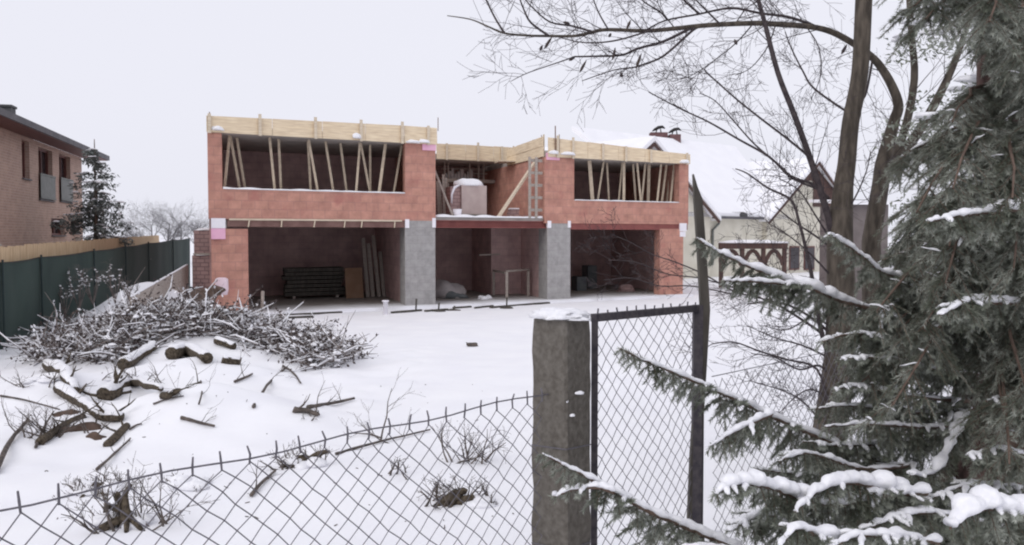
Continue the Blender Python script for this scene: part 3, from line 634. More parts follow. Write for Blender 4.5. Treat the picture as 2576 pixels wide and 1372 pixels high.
# green screen fence
GT = [W(-300, 698, 14.0), W(0, 660, 17.0), W(98, 647, 19.0), W(232, 631, 22.5), W(312, 620, 26.0), W(370, 612, 29.5), W(432, 604, 33.5), W(478, 599, 37.5)]
GBt = [W(-300, 985, 14.0), W(0, 885, 17.0), W(98, 850, 19.0), W(232, 800, 22.5), W(312, 765, 26.0), W(370, 735, 29.5), W(432, 712, 33.5), W(478, 690, 37.5)]
th = thing("screen_fence", (GT[1].x, GT[1].y, 0), "dark green screened mesh fence running back along the left side", "fence")
for i in range(len(GT) - 1):
    a, b_ = GT[i], GT[i + 1]; a2, b2 = GBt[i], GBt[i + 1]; mb = MB(); n_ = 14
    for k in range(n_ + 1):
        t = k / n_; top = a.lerp(b_, t); bot = a2.lerp(b2, t); top.z -= .025 * math.sin(t * math.pi); bot.z = min(bot.z - .2, ground(bot.x, bot.y) - .05)
        wob = .03 * math.sin(t * 9 + i) * math.sin(t * math.pi)
        for j in range(5): q = top.lerp(bot, j / 4); mb.v.append((q.x + wob * (j % 2 + .4), q.y, q.z))
    for k in range(n_):
        for j in range(4): a_ = k * 5 + j; mb.f.append((a_, a_ + 1, a_ + 6, a_ + 5)); mb.mi.append(0)
    nv = len(mb.v); mb.v += [(x - .012, y + .004, z) for x, y, z in mb.v]; mb.f += [tuple(q + nv for q in f[::-1]) for f in mb.f]; mb.mi += [0] * (len(mb.f) - len(mb.mi))
    mb.build("screen", M['greenscreen'], th, True)
    mb = MB(); mb.tube([Vector((a.x + .03, a.y + .035, min(a2.z, ground(a2.x, a2.y)) - .3)), Vector((a.x + .03, a.y + .035, a.z + .03))], .022, 8); po = mb.build("post", M['greenpost'], th)
    mb = MB(); mb.blob((a.x + .03, a.y + .035, a.z + .03), (.028, .028, .02), i, .1, 8, 5); mb.build("cap", M['black'], po)
    mb = MB(); mb.tube([a + Vector((.02, 0, -.01)), (a + b_) / 2 + Vector((.02, 0, -.05)), b_ + Vector((.02, 0, -.01))], .008, 5); mb.build("top_wire", M['black'], th)

# conifer behind the fence on the left
def conifer(name, base, H, rad, label, seed, mneedle, snow=True, fs=1.0, nn=16):
    random.seed(seed); th = thing(name, base, label, "tree"); base = Vector(base)
    mb = MB(); mb.tube([base, base + Vector((0, 0, H * .5)), base + Vector((0, 0, H))], [H * .018, H * .012, .012], 7); mb.build("trunk", M['redbark'], th, True)
    nd, sn = MB(), MB(); zz = .06 * H
    while zz < H * .97:
        k = 1 - zz / H; rr = rad * (k ** .8) * rnd(.7, 1.15); nb = 7 if k > .35 else 5
        for j in range(nb):
            az = rnd(0, 6.283); L = rr * rnd(.6, 1.1) + .08; d = Vector((math.cos(az), math.sin(az), 0))
            prev = base + Vector((0, 0, zz)); steps = max(3, int(L / .14))
            for q in range(1, steps + 1):
                t = q / steps; p = base + Vector((0, 0, zz)) + d * (L * t) + Vector((0, 0, -.28 * L * t + .12 * L * t * t))
                for r_ in range(nn):
                    c_ = p + Vector((rnd(-.12, .12), rnd(-.12, .12), rnd(-.2, .03))); s_ = rnd(.07, .16) * fs
                    a = Vector((rnd(-1, 1), rnd(-1, 1), rnd(-1, .2))).normalized() * s_; b_ = Vector((rnd(-1, 1), rnd(-1, 1), rnd(-.5, .5))).normalized() * s_ * .3
                    nd.face([c_ - b_, c_ + b_, c_ + a])
                if snow and rnd(0, 1) < .42: sn.blob(p + Vector((0, 0, .02)), (rnd(.05, .13), rnd(.05, .12), rnd(.02, .05)), q + j, .3, 7, 4, flat=-.2)
                prev = p
        zz += H * rnd(.035, .06)
    nd.build("foliage", mneedle, th); 
    if snow: sn.build("snow", M['snowc'], th, True)["kind"] = "stuff"
    return th
c = W(242, 593, 29.5); conifer("spruce_tree", (c.x, c.y, 0), (593 - 352) / F * 29.5 + CAMZ, 1.75, "narrow snow-dusted spruce beside the brown brick house", 5, M['needle2'])
c = W(-75, 593, 19.6); conifer("spruce_tree", (c.x - .1, c.y, 0), 4.0, 1.2, "small snowy conifer at the photo's left edge by the wooden fence", 8, M['needle2'], True, .8, 20)

# recursive twigs
def twig(mb, p, d, L, r, lev, gn=3, curl=.25, up=.12, ns=4):
    pts = [Vector(p)]; rs = [r]; q = Vector(p); dd = Vector(d).normalized()
    for i in range(ns):
        dd = (dd + Vector((rnd(-curl, curl), rnd(-curl, curl), rnd(-curl, curl) + up * .3))).normalized()
        q = q + dd * (L / ns); pts.append(q.copy()); rs.append(max(r * (1 - .75 * (i + 1) / ns), .0016))
    mb.tube(pts, rs, 5 if r > .02 else 4 if r > .006 else 3, 0, False)
    if lev > 0:
        for k in range(gn):
            t = rnd(.2, .95); i = min(int(t * ns), ns - 1); b_ = pts[i].lerp(pts[i + 1], t * ns - i)
            ax = (pts[i + 1] - pts[i]).normalized(); side = ax.orthogonal().normalized(); side = Matrix.Rotation(rnd(0, 6.283), 3, ax) @ side
            twig(mb, b_, ax * rnd(.5, 1.0) + side * rnd(.5, .95), L * rnd(.35, .65), max(rs[i] * .55, .0018), lev - 1, gn, curl, up, max(2, ns - 1))
def bare_tree(name, base, H, seed, m_, label, group=None, lev=3, gn=5, spread=.8, r0=None):
    random.seed(seed); base = Vector(base); th = thing(name, base, label, "tree" if H > 3 else "shrub", group); r0 = r0 or H * .02
    mb = MB(); p = base.copy(); pts = [p]; rs = [r0]
    for i in range(4): p = p + Vector((rnd(-.04, .04) * H, rnd(-.04, .04) * H, H * .17)); pts.append(p); rs.append(r0 * (1 - .18 * (i + 1)))
    mb.tube(pts, rs, 7); mb.build("trunk", m_, th, True)
    mb = MB()
    for k in range(9):
        t = rnd(.25, 1); i = min(int(t * 4), 3); b_ = pts[i].lerp(pts[i + 1], t * 4 - i); az = rnd(0, 6.28)
        twig(mb, b_, (math.cos(az) * spread, math.sin(az) * spread, rnd(.5, 1.2)), H * rnd(.35, .55), rs[i] * .55, lev - 1, gn, .25, .3)
    mb.build("crown", m_, th); return th
labs = ["broad grey bare tree far behind the fence's end, leftmost of the row", "rounded grey bare tree far back, second from the left of the row", "taller grey bare tree in the middle of the far row", "grey bare tree far back right of the tallest one", "low pale bare tree nearest the unfinished house's corner", "small pale bare shrub just left of the brick stacks"]
for i, (px, top, Y, s_) in enumerate([(345, 548, 62, 1), (385, 526, 66, 1.2), (425, 515, 70, 1.2), (462, 520, 72, 1.1), (498, 528, 76, 1.1), (525, 535, 80, 1)]):
    c = W(px, 593, Y); bare_tree("bare_tree", (c.x, c.y, 0), CAMZ + (593 - top) / F * Y, 40 + i, M['haze_twig'], labs[i], "bare trees far behind the fence", 4, 6, 1.1, .09)

# ------------------------------------------------------------------ white-roofed house on the right
A0 = W(1632, 351, 44); A1 = W(2048, 402, 55)
RH = Fr((A0.x, A0.y, 0), (A1.x - A0.x, A1.y - A0.y, 0), (-(A1.y - A0.y), A1.x - A0.x, 0))
sA1 = RH.S(2048, 402); eL, zL = RH.hit(1796, 547); eR, zR = RH.hit(1921, 549)
th = thing("snowy_house", RH.pt(6, 0, 0), "cream gabled house with a thick snow white roof behind the unfinished house", "house")
zAp0, zAp1 = A0.z, A1.z; zEv = (zL + zR) / 2
def gable(sc, hw, zap, tname):
    mb = MB(); p = [RH.pt(sc - hw, 0, -.5), RH.pt(sc + hw, 0, -.5), RH.pt(sc + hw, 0, zEv), RH.pt(sc, 0, zap - .05), RH.pt(sc - hw, 0, zEv)]
    q = [v + RH.e2 * .3 for v in p]; mb.face(p); mb.face(q[::-1])
    for i in range(5): j = (i + 1) % 5; mb.face([p[j], p[i], q[i], q[j]])
    mb.build("gable_wall", M['cream'], th)
    mb = MB(); k = .30; zc_ = zap - (zap - zEv) * k
    mb.hexa([RH.pt(sc - hw * k, -.03, zc_), RH.pt(sc + hw * k, -.03, zc_), RH.pt(sc + hw * k, -.003, zc_), RH.pt(sc - hw * k, -.003, zc_), RH.pt(sc - .01, -.03, zap), RH.pt(sc + .01, -.03, zap), RH.pt(sc + .01, -.003, zap), RH.pt(sc - .01, -.003, zap)]); mb.build("gable_cladding", M['brownwood'], th)
    for sg in (-1, 1):
        mb = MB(); o = .35
        mb.bar(RH.pt(sc, -o, zap + .05), RH.pt(sc + sg * (hw + .35), -o, zEv - .28), .05, .15); mb.build("bargeboard", M['brownwood'], th)
        mb = MB(); a = RH.pt(sc, -o - .05, zap + .22); b_ = RH.pt(sc + sg * (hw + .45), -o - .05, zEv - .2); c_ = b_ + RH.e2 * 9; d_ = a + RH.e2 * 9; u = Vector((0, 0, .22))
        mb.hexa([a, b_, c_, d_, a + u, b_ + u, c_ + u, d_ + u] if sg < 0 else [b_, a, d_, c_, b_ + u, a + u, d_ + u, c_ + u]); mb.build("snowy_roof", M['snow'], th)
gable(0, eL - .35, zAp0 - .3, "l"); gable(sA1, sA1 - eR - .35, zAp1 - .3, "r")
mb = MB(); mb.fbox(RH, eL - .3, eR + .3, .25, .55, -.5, zEv); mb.build("main_wall", M['cream'], th)
mb = MB(); roofquad(mb, RH, (eL - 2.8, eR + 2.8, 0.0, zEv), (0.3, sA1 - .3, 5.5, 7.9), .25); mb.build("snowy_roof", M['snow'], th)
mb = MB(); mb.fbox(RH, eL - .2, eR + .2, -.12, -.01, zEv - .08, zEv + .06); gt = mb.build("gutter", M['fascia'], th)
mb = MB(); mb.tube([RH.pt(eL + .6, .02, zEv - .1), RH.pt(eL + .6, .1, zEv - .35), RH.pt(eL + .12, .15, zEv - .7), RH.pt(eL + .1, .15, zEv - 2.6)], .07, 7); mb.build("downpipe", M['railgrey'], th)
mb = MB(); mb.blob(RH.pt((eL + eR) / 2 + .2, -.1, zEv + .12), (.25, .15, .18), 2); mb.build("snow_guard", M['roofdark'], th)
# dark boarded half of the right gable
mb = MB(); hw_ = sA1 - eR - .35; zz_ = zAp1 - .3
mb.hexa([RH.pt(sA1 - .1, -.06, zz_ - 2.6), RH.pt(sA1 + hw_ * .85, -.06, zz_ - 2.6), RH.pt(sA1 + hw_ * .85, -.034, zz_ - 2.6), RH.pt(sA1 - .1, -.034, zz_ - 2.6), RH.pt(sA1 - .1, -.06, zz_ - .05), RH.pt(sA1 + .05, -.06, zz_ - .08), RH.pt(sA1 + .05, -.034, zz_ - .08), RH.pt(sA1 - .1, -.034, zz_ - .05)])
mb.build("gable_cladding", M['brownwood'], th)
# windows of the gable
for (x0, x1, y0, y1) in [(1985, 2010, 620, 680), (2022, 2048, 620, 680)]:
    s0, z1_ = RH.hit(x0, y0); s1, _ = RH.hit(x1, y0); _, z0_ = RH.hit(x0, y1)
    mb = MB(); mb.fbox(RH, s0, s1, -.05, -.01, z0_, z1_); wf = mb.build("window", M['winframe'], th)
    mb = MB(); mb.fbox(RH, s0 + .08, s1 - .08, -.06, -.052, z0_ + .08, z1_ - .08); mb.build("pane", M['glass'], wf)
for i, (x0, x1, y0, y1) in enumerate([(1637, 1680, 333, 352), (1685, 1713, 338, 357)]):
    Y = 54.3; a = W(x0, y1, Y); b_ = W(x1, y0, Y)
    mb = MB(); mb.box(a.x, b_.x, Y, Y + .7, a.z - 1.2, b_.z); ch = mb.build("chimney", M['chim'], th)
    c_ = Vector(((a.x + b_.x) / 2, Y + .3, b_.z)); mb = MB()
    mb.bar(c_ + Vector((-.16, 0, 0)), c_ + Vector((-.1, 0, .18)), .06, .06); mb.bar(c_ + Vector((.16, 0, 0)), c_ + Vector((.12, 0, .22)), .06, .06)
    mb.tube([c_ + Vector((-.38, 0, .10)), c_ + Vector((-.22, 0, .2)), c_ + Vector((0, 0, .32)), c_ + Vector((.24, 0, .36)), c_ + Vector((.4, 0, .26))], [.04, .12, .15, .13, .05], 8, sq=.7); mb.build("cowl", M['black'], ch, True)
# pergola before it
a = W(1815, 676, 38); b_ = W(1975, 612, 38)
th = thing("pergola", ((a.x + b_.x) / 2, 38, 0), "brown timber pergola with arched braces and snow on top", "pergola")
n_ = 4; xs_ = [a.x + (b_.x - a.x) * k / (n_ - 1) for k in range(n_)]
for x in xs_: mb = MB(); mb.box(x - .08, x + .08, 38, 38.16, -.2, b_.z - .25); mb.build("post", M['brownwood'], th)
mb = MB(); mb.box(a.x - .1, b_.x + .1, 37.95, 38.2, b_.z - .247, b_.z); mb.build("beam", M['brownwood'], th)
for i in range(n_ - 1):
    mb = MB(); x0, x1 = xs_[i] + .083, xs_[i + 1] - .083; pts = [Vector((x0 + (x1 - x0) * k / 10, 38.08, b_.z - .95 + .62 * math.sin(math.pi * k / 10) ** .7)) for k in range(11)]
    for k in range(10): mb.bar(pts[k], pts[k + 1], .1, .16)
    mb.build("brace", M['brownwood'], th)
mb = MB(); mb.blob(((a.x + b_.x) / 2, 38.08, b_.z), ((b_.x - a.x) / 2 + .15, .22, .14), 4, .3, 30, 8, flat=0, fr=3); mb.build("snow", M['snowc'], th, True)
# mauve shed behind the trunks
a = W(2138, 690, 30); b_ = W(2235, 515, 30)
th = thing("garden_shed", ((a.x + b_.x) / 2, 31, 0), "mauve grey outbuilding with snowy roof seen behind the tree trunks", "shed")
mb = MB(); mb.box(a.x, b_.x, 30, 33, -.3, b_.z); mb.build("wall", M['wallgrey'], th)
mb = MB(); mb.hexa([Vector((a.x - .3, 29.6, b_.z + .003)), Vector((b_.x + .3, 29.6, b_.z + .003)), Vector((b_.x + .3, 33.4, b_.z + .2)), Vector((a.x - .3, 33.4, b_.z + .2)), Vector((a.x - .3, 29.6, b_.z + .08)), Vector((b_.x + .3, 29.6, b_.z + .08)), Vector((b_.x + .3, 33.4, b_.z + .3)), Vector((a.x - .3, 33.4, b_.z + .3))]); mb.build("roof", M['snowc'], th)
mb = MB(); mb.box(a.x + 1.6, a.x + 2.5, 29.96, 29.998, -.1, 1.85); dr = mb.build("door", M['winframe'], th)
mb = MB(); mb.box(a.x + 2.35, a.x + 2.42, 29.93, 29.957, .9, 1.0); mb.build("handle", M['black'], dr)

# ------------------------------------------------------------------ brush heap, logs and sticks
random.seed(11); mb = MB()
def on(x, y, up=0): return Vector((x, y, ground(x, y) + up))
def brush_poly(px, py):   # is the pixel inside the heap's outline
    top = [(75, 870), (130, 800), (190, 755), (280, 745), (420, 735), (520, 738), (640, 770), (760, 810), (850, 860), (900, 880)]
    bot = [(75, 915), (160, 915), (300, 915), (420, 850), (560, 850), (680, 880), (760, 930), (840, 930), (900, 900)]
    def ev(l):
        for i in range(len(l) - 1):
            if l[i][0] <= px <= l[i + 1][0]: k = (px - l[i][0]) / (l[i + 1][0] - l[i][0]); return l[i][1] + k * (l[i + 1][1] - l[i][1])
        return None
    a, b_ = ev(top), ev(bot)
    return a is not None and b_ is not None and a + 25 < py < b_
cnt = 0
while cnt < 2600:
    px, py = rnd(40, 900), rnd(700, 940)
    if not brush_poly(px, py): continue
    p = gp(px, py)
    if p.y > 19.5: continue
    cnt += 1
    az = rnd(0, 6.283); L = rnd(.15, .6) if cnt % 9 else rnd(.6, 1.0); d = Vector((math.cos(az), math.sin(az) * .6, rnd(-.1, .8))); r_ = rnd(.004, .009) if cnt % 9 else rnd(.009, .015)
    pts = [p + Vector((0, 0, rnd(-.03, .2)))]; dd = d.normalized()
    for k in range(3):
        dd = (dd + Vector((rnd(-.5, .5), rnd(-.5, .5), rnd(-.5, .3)))).normalized(); q = pts[-1] + dd * L / 3; q.z = max(q.z, ground(q.x, q.y) + .01); pts.append(q)
    mb.tube(pts, [r_, r_ * .8, r_ * .6, r_ * .3], 4, 0, False)
    for k in range(2):
        if rnd(0, 1) < .5:
            i = random.choice((1, 2)); e = pts[i] + Vector((rnd(-.2, .2), rnd(-.2, .2), rnd(-.05, .22))); mb.tube([pts[i], e], [r_ * .6, r_ * .25], 3, 0, False)
    if rnd(0, 1) < .44:      # snow resting on the twig
        o = Vector((0, 0, r_ * 1.1)); mb.tube([q + o for q in pts], [r_ * .9, r_ * 1.3, r_ * 1.1, r_ * .5], 5, 1, False)
    if rnd(0, 1) < .75:
        for k in range(5):
            i = random.choice((1, 2, 3)); c_ = pts[i] + Vector((rnd(-.06, .06), rnd(-.06, .06), rnd(-.06, .06))); s_ = rnd(.02, .045)
            a = Vector((rnd(-1, 1), rnd(-1, 1), rnd(-1, 1))).normalized() * s_; b_ = a.orthogonal().normalized() * s_ * .55
            mb.face([c_ - a, c_ + b_, c_ + a, c_ - b_], 2 if rnd(0, 1) < .8 else 1)
    if rnd(0, 1) < .2: mb.blob(pts[random.choice((1, 2))] + Vector((0, 0, .015)), (rnd(.03, .09), rnd(.03, .07), rnd(.02, .04)), cnt, .35, 7, 4, 1, flat=-.3)
o = mb.build("brush_pile", [M['brush'], M['snowc'], M['leaf']]); o["kind"] = "stuff"
tag(o, "big heap of cut twiggy branches dusted with snow beside the green fence", "brush pile")
# long cut branches lying over the heap
def poly_log(name, pts, rad, m_, label, cat, n=8, snow=0.0, group=None, twigs=0, seed=0):
    mb = MB(); P_ = []
    P_ = smooth(pts, 5); N = len(P_)
    for i in range(1, N - 1): P_[i] = P_[i] + Vector((noise.noise(P_[i] * 3), noise.noise(P_[i] * 3 + Vector((5, 0, 0))), noise.noise(P_[i] * 3 + Vector((0, 9, 0))))) * (rad[0] * .35)
    rs = [rad[0] + (rad[1] - rad[0]) * i / (N - 1) for i in range(N)]; rs = [r_ * (1 + .18 * noise.noise(Vector((i * .8, seed, rad[0] * 40)))) for i, r_ in enumerate(rs)]
    mb.tube(P_, rs, n)
    random.seed(seed + 100)
    for k in range(twigs):
        i = random.randrange(1, N - 1); twig(mb, P_[i], Vector((rnd(-1, 1), rnd(-.6, .6), rnd(.1, 1))), rnd(.15, .5), max(rs[i] * .35, .004), 1, 3)
    if snow:
        o = tag(mb.build(name, m_, None, True), label, cat, group); sn = MB()
        sn.tube([p + Vector((0, 0, rs[i] * .55)) for i, p in enumerate(P_)], [r_ * snow * (.75 + .4 * abs(noise.noise(Vector((i * .6, seed * 2.0, 0))))) for i, r_ in enumerate(rs)], 8, 0, True, .8)
        sn.build("snow", M['snowc'], o, True); return o
    return tag(mb.build(name, m_, None, True), label, cat, group)
G = gp
br = [([(700, 790), (770, 850), (862, 900)], .35, .022, "long snow-lined branch sloping down the heap's right flank"), ([(575, 830), (690, 880), (757, 918)], .3, .02, "snow-lined branch below the flank branch on the heap's right"),
      ([(250, 860), (330, 815), (380, 790)], .25, .02, "pale snowy branch crossing the heap's left half"), ([(390, 880), (450, 845), (500, 800)], .25, .018, "snowy branch rising through the heap's middle"),
      ([(520, 850), (620, 870), (720, 905)], .2, .016, "thin white-topped branch low on the heap's right")]
for i, (pl, up, r_, lab) in enumerate(br):
    pts = [G(x, y) for x, y in pl]; pts = [p + Vector((0, 0, .08)) for p in pts]
    poly_log("cut_branch", pts, (r_, r_ * .6), M['brush'], lab, "branch", 6, 1.0, "snow-lined branches on the heap", 3, i)
# snowy stems by the green fence
random.seed(4)
for i, (px, py, topy, lab) in enumerate([(200, 800, 690, "leafy snow-tipped stem standing tallest before the green fence"), (235, 790, 695, "snow-tipped stem right of the tallest one before the green fence"), (290, 785, 690, "single tall stem with snow tufts above the heap's middle"), (165, 815, 735, "short snow-tipped stem at the left of the stems by the green fence"), (325, 780, 728, "short snowy stem beside the sloping grey board")]):
    a = G(px, py); a.y = max(a.y, 16.5); a = on(a.x, a.y, .2); h = (py - topy) / F * a.y; mb = MB(); sn = MB()
    for k in range(8):
        e = a + Vector((rnd(-.3, .3), rnd(-.2, .2), h * rnd(.6, 1.05))); m_ = (a + e) / 2 + Vector((rnd(-.08, .08), 0, .05)); mb.tube([a, m_, e], [.012, .009, .004], 4)
        for q in range(4):
            c_ = m_.lerp(e, rnd(.2, 1)) + Vector((rnd(-.06, .06), rnd(-.06, .06), 0)); mb.tube([m_.lerp(e, .5), c_], .004, 3); sn.blob(c_, (rnd(.012, .032), rnd(.012, .032), rnd(.010, .022)), q, .4, 7, 5); twig(mb, c_, Vector((rnd(-1, 1), rnd(-.5, .5), rnd(0, 1))), rnd(.08, .22), .004, 1, 3)
    o = tag(mb.build("snowy_shrub", M['brush']), lab, "shrub", "snow-tipped stems by the green fence"); sn.build("snow", M['snowc'], o, True)["kind"] = "stuff"
# logs, stumps
def GL(pts, up=.03): return [G(x, y, up) for x, y in pts]
poly_log("log", GL([(432, 905), (470, 893), (522, 916)], .09), (.12, .085), M['logwood'], "thick snow-capped log in the middle of the snowy heap", "log", 10, 1.0, None, 0, 1)
poly_log("log", GL([(262, 1008), (300, 985), (345, 972), (405, 990)], .06), (.13, .035), M['logwood'], "curved mossy log with snow on top left of the snow hump", "log", 10, 1.05, None, 2, 2)
poly_log("log", GL([(310, 930), (350, 905), (390, 880)], .08), (.10, .07), M['logwood'], "short snow-buried log left of the heap's middle log", "log", 10, 1.15, None, 0, 3)
poly_log("log", GL([(545, 865), (590, 880)], .06), (.07, .06), M['logwood'], "small dark log above the heap's right log", "log", 8, 1.05, None, 0, 4)
poly_log("log", GL([(560, 912), (605, 918)], .05), (.08, .07), M['logwood'], "short dark log right of the thick snow-capped log", "log", 8, 1.05, None, 0, 5)
poly_log("log", GL([(150, 985), (200, 1020), (250, 1052), (310, 1060)], .05), (.085, .05), M['logwood'], "dark root log along the hollow's left edge", "log", 9, 1.05, None, 3, 6)
poly_log("log", GL([(120, 930), (165, 950), (190, 1000)], .08), (.09, .07), M['logwood'], "snow-topped log at the far left of the hollow", "log", 9, 1.1, None, 2, 7)
poly_log("log", GL([(330, 985), (245, 995), (200, 975)], .0), (.06, .04), M['logwood'], "thin log tucked behind the curved mossy log", "log", 8, 1.05, None, 1, 8)
poly_log("log", GL([(270, 1125), (320, 1075)], .02), (.05, .04), M['logwood'], "short dark log at the hollow's lower end", "log", 8, .0, None, 2, 9)
poly_log("log", GL([(100, 1120), (160, 1075), (215, 1050)], .03), (.05, .035), M['logwood'], "long dark branch log leaning out of the hollow", "log", 8, .0, None, 4, 10)
poly_log("log", GL([(410, 1000), (445, 990), (505, 965)], .02), (.05, .02), M['logwood'], "short knobbly log lying on snow right of the curved mossy log", "log", 8, .6, None, 2, 11)
# earth showing in the hollow
mb = MB()
for i, (px, py, r_) in enumerate([(180, 1040, .28), (215, 1075, .3), (165, 1085, .25), (205, 1010, .22), (240, 1100, .2)]): mb.blob(G(px, py, -.07), (r_ * .8, r_ * .4, .10), i + 31, .6, 14, 9, flat=-.5)
o = mb.build("earth_patch", M['earth'], None, True); o["kind"] = "stuff"; tag(o, "patch of bare brown earth and roots in the hollow left of the snow hump", "earth")
# sticks on the snow
st = [([(455, 1056), (495, 1066), (540, 1078)], .022, "straight dark stick lying alone on the snow hump"), ([(326, 1084), (345, 1073), (357, 1071)], .013, "short thin twig on the hump left of the straight stick"),
      ([(244, 1186), (290, 1145), (328, 1108)], .016, "long straight stick in front of the hump, pointing to the photo's upper right"), ([(-12, 1195), (25, 1120), (52, 1085), (70, 1063)], .03, "thick curved stick at the photo's left edge"),
      ([(775, 1031), (830, 1022), (892, 1008)], .028, "straight stick right of the hump, lying nearly level"), ([(738, 1038), (770, 1040), (800, 1052)], .04, "dark stub just below the level stick"),
      ([(638, 1028), (680, 965), (722, 928)], .024, "leaning forked stick at the heap's right foot"), ([(712, 925), (735, 940), (757, 968)], .02, "stick branching off beside the leaning forked stick"),
      ([(500, 1022), (508, 990), (505, 960)], .012, "thin twig standing in snow between the logs and the forked stick"), ([(845, 1147), (960, 1115), (1082, 1086)], .016, "long thin stick lying behind the wire netting left of the post"),
      ([(632, 1252), (665, 1215), (693, 1190)], .018, "short stick behind the netting below the bent twig"), ([(385, 1020), (420, 1008), (462, 1000)], .012, "fine twig lying before the curved mossy log"),
      ([(590, 965), (615, 955), (635, 945)], .022, "small stick above the snow hump's right shoulder"), ([(0, 1000), (60, 1010), (150, 1035)], .015, "thin twig reaching left out of the hollow"),
      ([(90, 1130), (110, 1080), (135, 1040)], .016, "crooked twig rising at the hollow's left side"), ([(860, 855), (890, 865), (910, 850)], .012, "twig tip with dark leaves at the heap's right end")]
for i, (pl, r_, lab) in enumerate(st):
    poly_log("stick", GL(pl, r_ * .8 + .01), (r_, r_ * .6), M['stick'], lab, "stick", 6, 0, "sticks on the snow", 2 if r_ > .015 else 1, 50 + i)
# dead shrubs, stumps and twig clumps beyond the netting
def clump(name, px, py, wpx, hpx, n_, label, cat, seed, stump=0, sn_=True):
    random.seed(seed); a = G(px, py); sc_ = a.y / F; th = thing(name, a, label, cat); mb = MB()
    for k in range(n_):
        o = Vector((rnd(-.5, .5) * wpx * sc_, rnd(-.15, .15), 0)); twig(mb, on(a.x + o.x, a.y + o.y, -.01), Vector((rnd(-.8, .8), rnd(-.5, .5), rnd(.15, 1))), rnd(.5, 1.0) * hpx * sc_, rnd(.006, .013), 2, 3, .3)
    mb.build("twigs", M['stick'], th)["kind"] = "stuff"
    if stump:
        mb = MB(); hp = hpx * sc_
        for k in range(4):
            q0 = a + Vector((rnd(-.08, .08), rnd(-.05, .05), -.04)); q1 = q0 + Vector((rnd(-.07, .07), rnd(-.05, .05), hp * rnd(.2, .35))); q2 = q1 + Vector((rnd(-.12, .12), rnd(-.06, .06), hp * rnd(.1, .35))); q3 = q2 + Vector((rnd(-.12, .12), 0, hp * rnd(-.05, .2)))
            mb.tube(smooth([q0, q1, q2, q3], 3), [(.075 - .006 * m_) * stump * (1 + .3 * noise.noise(Vector((m_ * 1.3, k * 5.0, seed)))) for m_ in range(10)], 8)
        for k in range(5):
            az = rnd(3.2, 6.2); e = a + Vector((math.cos(az) * .25, math.sin(az) * .15, -.02)); mb.tube([a + Vector((0, 0, .08)), (a + e) / 2 + Vector((0, 0, .05)), e], [.05 * stump, .035 * stump, .015], 7)
        mb.build("stump", M['logwood'], th, True)
    if sn_:
        mb = MB()
        for k in range(5): mb.blob(on(a.x + rnd(-.4, .4) * wpx * sc_, a.y + rnd(-.1, .1), rnd(0, .05)), (rnd(.06, .14), rnd(.05, .1), rnd(.03, .07)), seed + k, .3, 12, 7)
        mb.build("snow", M['snowc'], th, True)["kind"] = "stuff"
clump("stump", 320, 1325, 190, 150, 20, "splintered dark stump with twigs behind the netting at lower left", "stump", 1, .62)
clump("root_clump", 240, 1240, 140, 60, 14, "tangle of thin roots left of the splintered stump", "roots", 2, .4)
clump("root_clump", 765, 1172, 120, 65, 16, "dark root clump behind the netting's upper middle", "roots", 3, .7)
clump("root_clump", 1150, 1262, 180, 75, 24, "wide dark root clump behind the netting near the post", "roots", 4, .75)
clump("shrub", 1180, 1165, 110, 110, 14, "upright bare shrub behind the netting left of the post", "shrub", 5, 0, False)
clump("shrub", 1000, 1195, 60, 55, 5, "low twiggy shrub between the two dark root clumps", "shrub", 6, 0, False)
clump("shrub", 780, 1045, 60, 30, 6, "small dark twigs around the stub right of the hump", "shrub", 7, 0, False)
clump("grass_tuft", 975, 1110, 60, 150, 3, "thin dry stalks standing behind the netting's top wire", "grass", 8, 0, False)
clump("shrub", 170, 1090, 190, 110, 22, "tangled bare twigs growing out of the earth hollow", "shrub", 9, 0, False)
clump("shrub", 330, 960, 150, 70, 12, "dark snowy twigs poking up between the logs in the snow", "shrub", 12, 0)
clump("shrub", 100, 960, 120, 60, 10, "dark twigs beside the snow-topped log at the far left", "shrub", 13, 0)
clump("root_clump", 470, 1225, 90, 40, 7, "few thin roots just right of the splintered stump", "roots", 14, 0)
random.seed(77)
mb = MB()
for i in range(70):
    p = G(rnd(560, 1300) if i < 45 else rnd(0, 600), rnd(930, 1330)); d = Vector((rnd(-1, 1), rnd(-1, 1), .2)).normalized() * rnd(.01, .05); mb.tube([p, p + d], [.006, .003], 4)
o = mb.build("snow_litter", M['stick']); o["kind"] = "stuff"; tag(o, "fine bark and twig crumbs scattered over the snow", "litter")
mb = MB(); p = G(1187, 872, .03); mb.blob(p, (.12, .06, .05), 3, .6, 10, 6); mb.tube([p, p + Vector((-.12, 0, .05))], [.02, .01], 5); tag(mb.build("wood_chunk", M['stick'], None, True), "small dark wood chunk lying alone in the open snow", "wood")

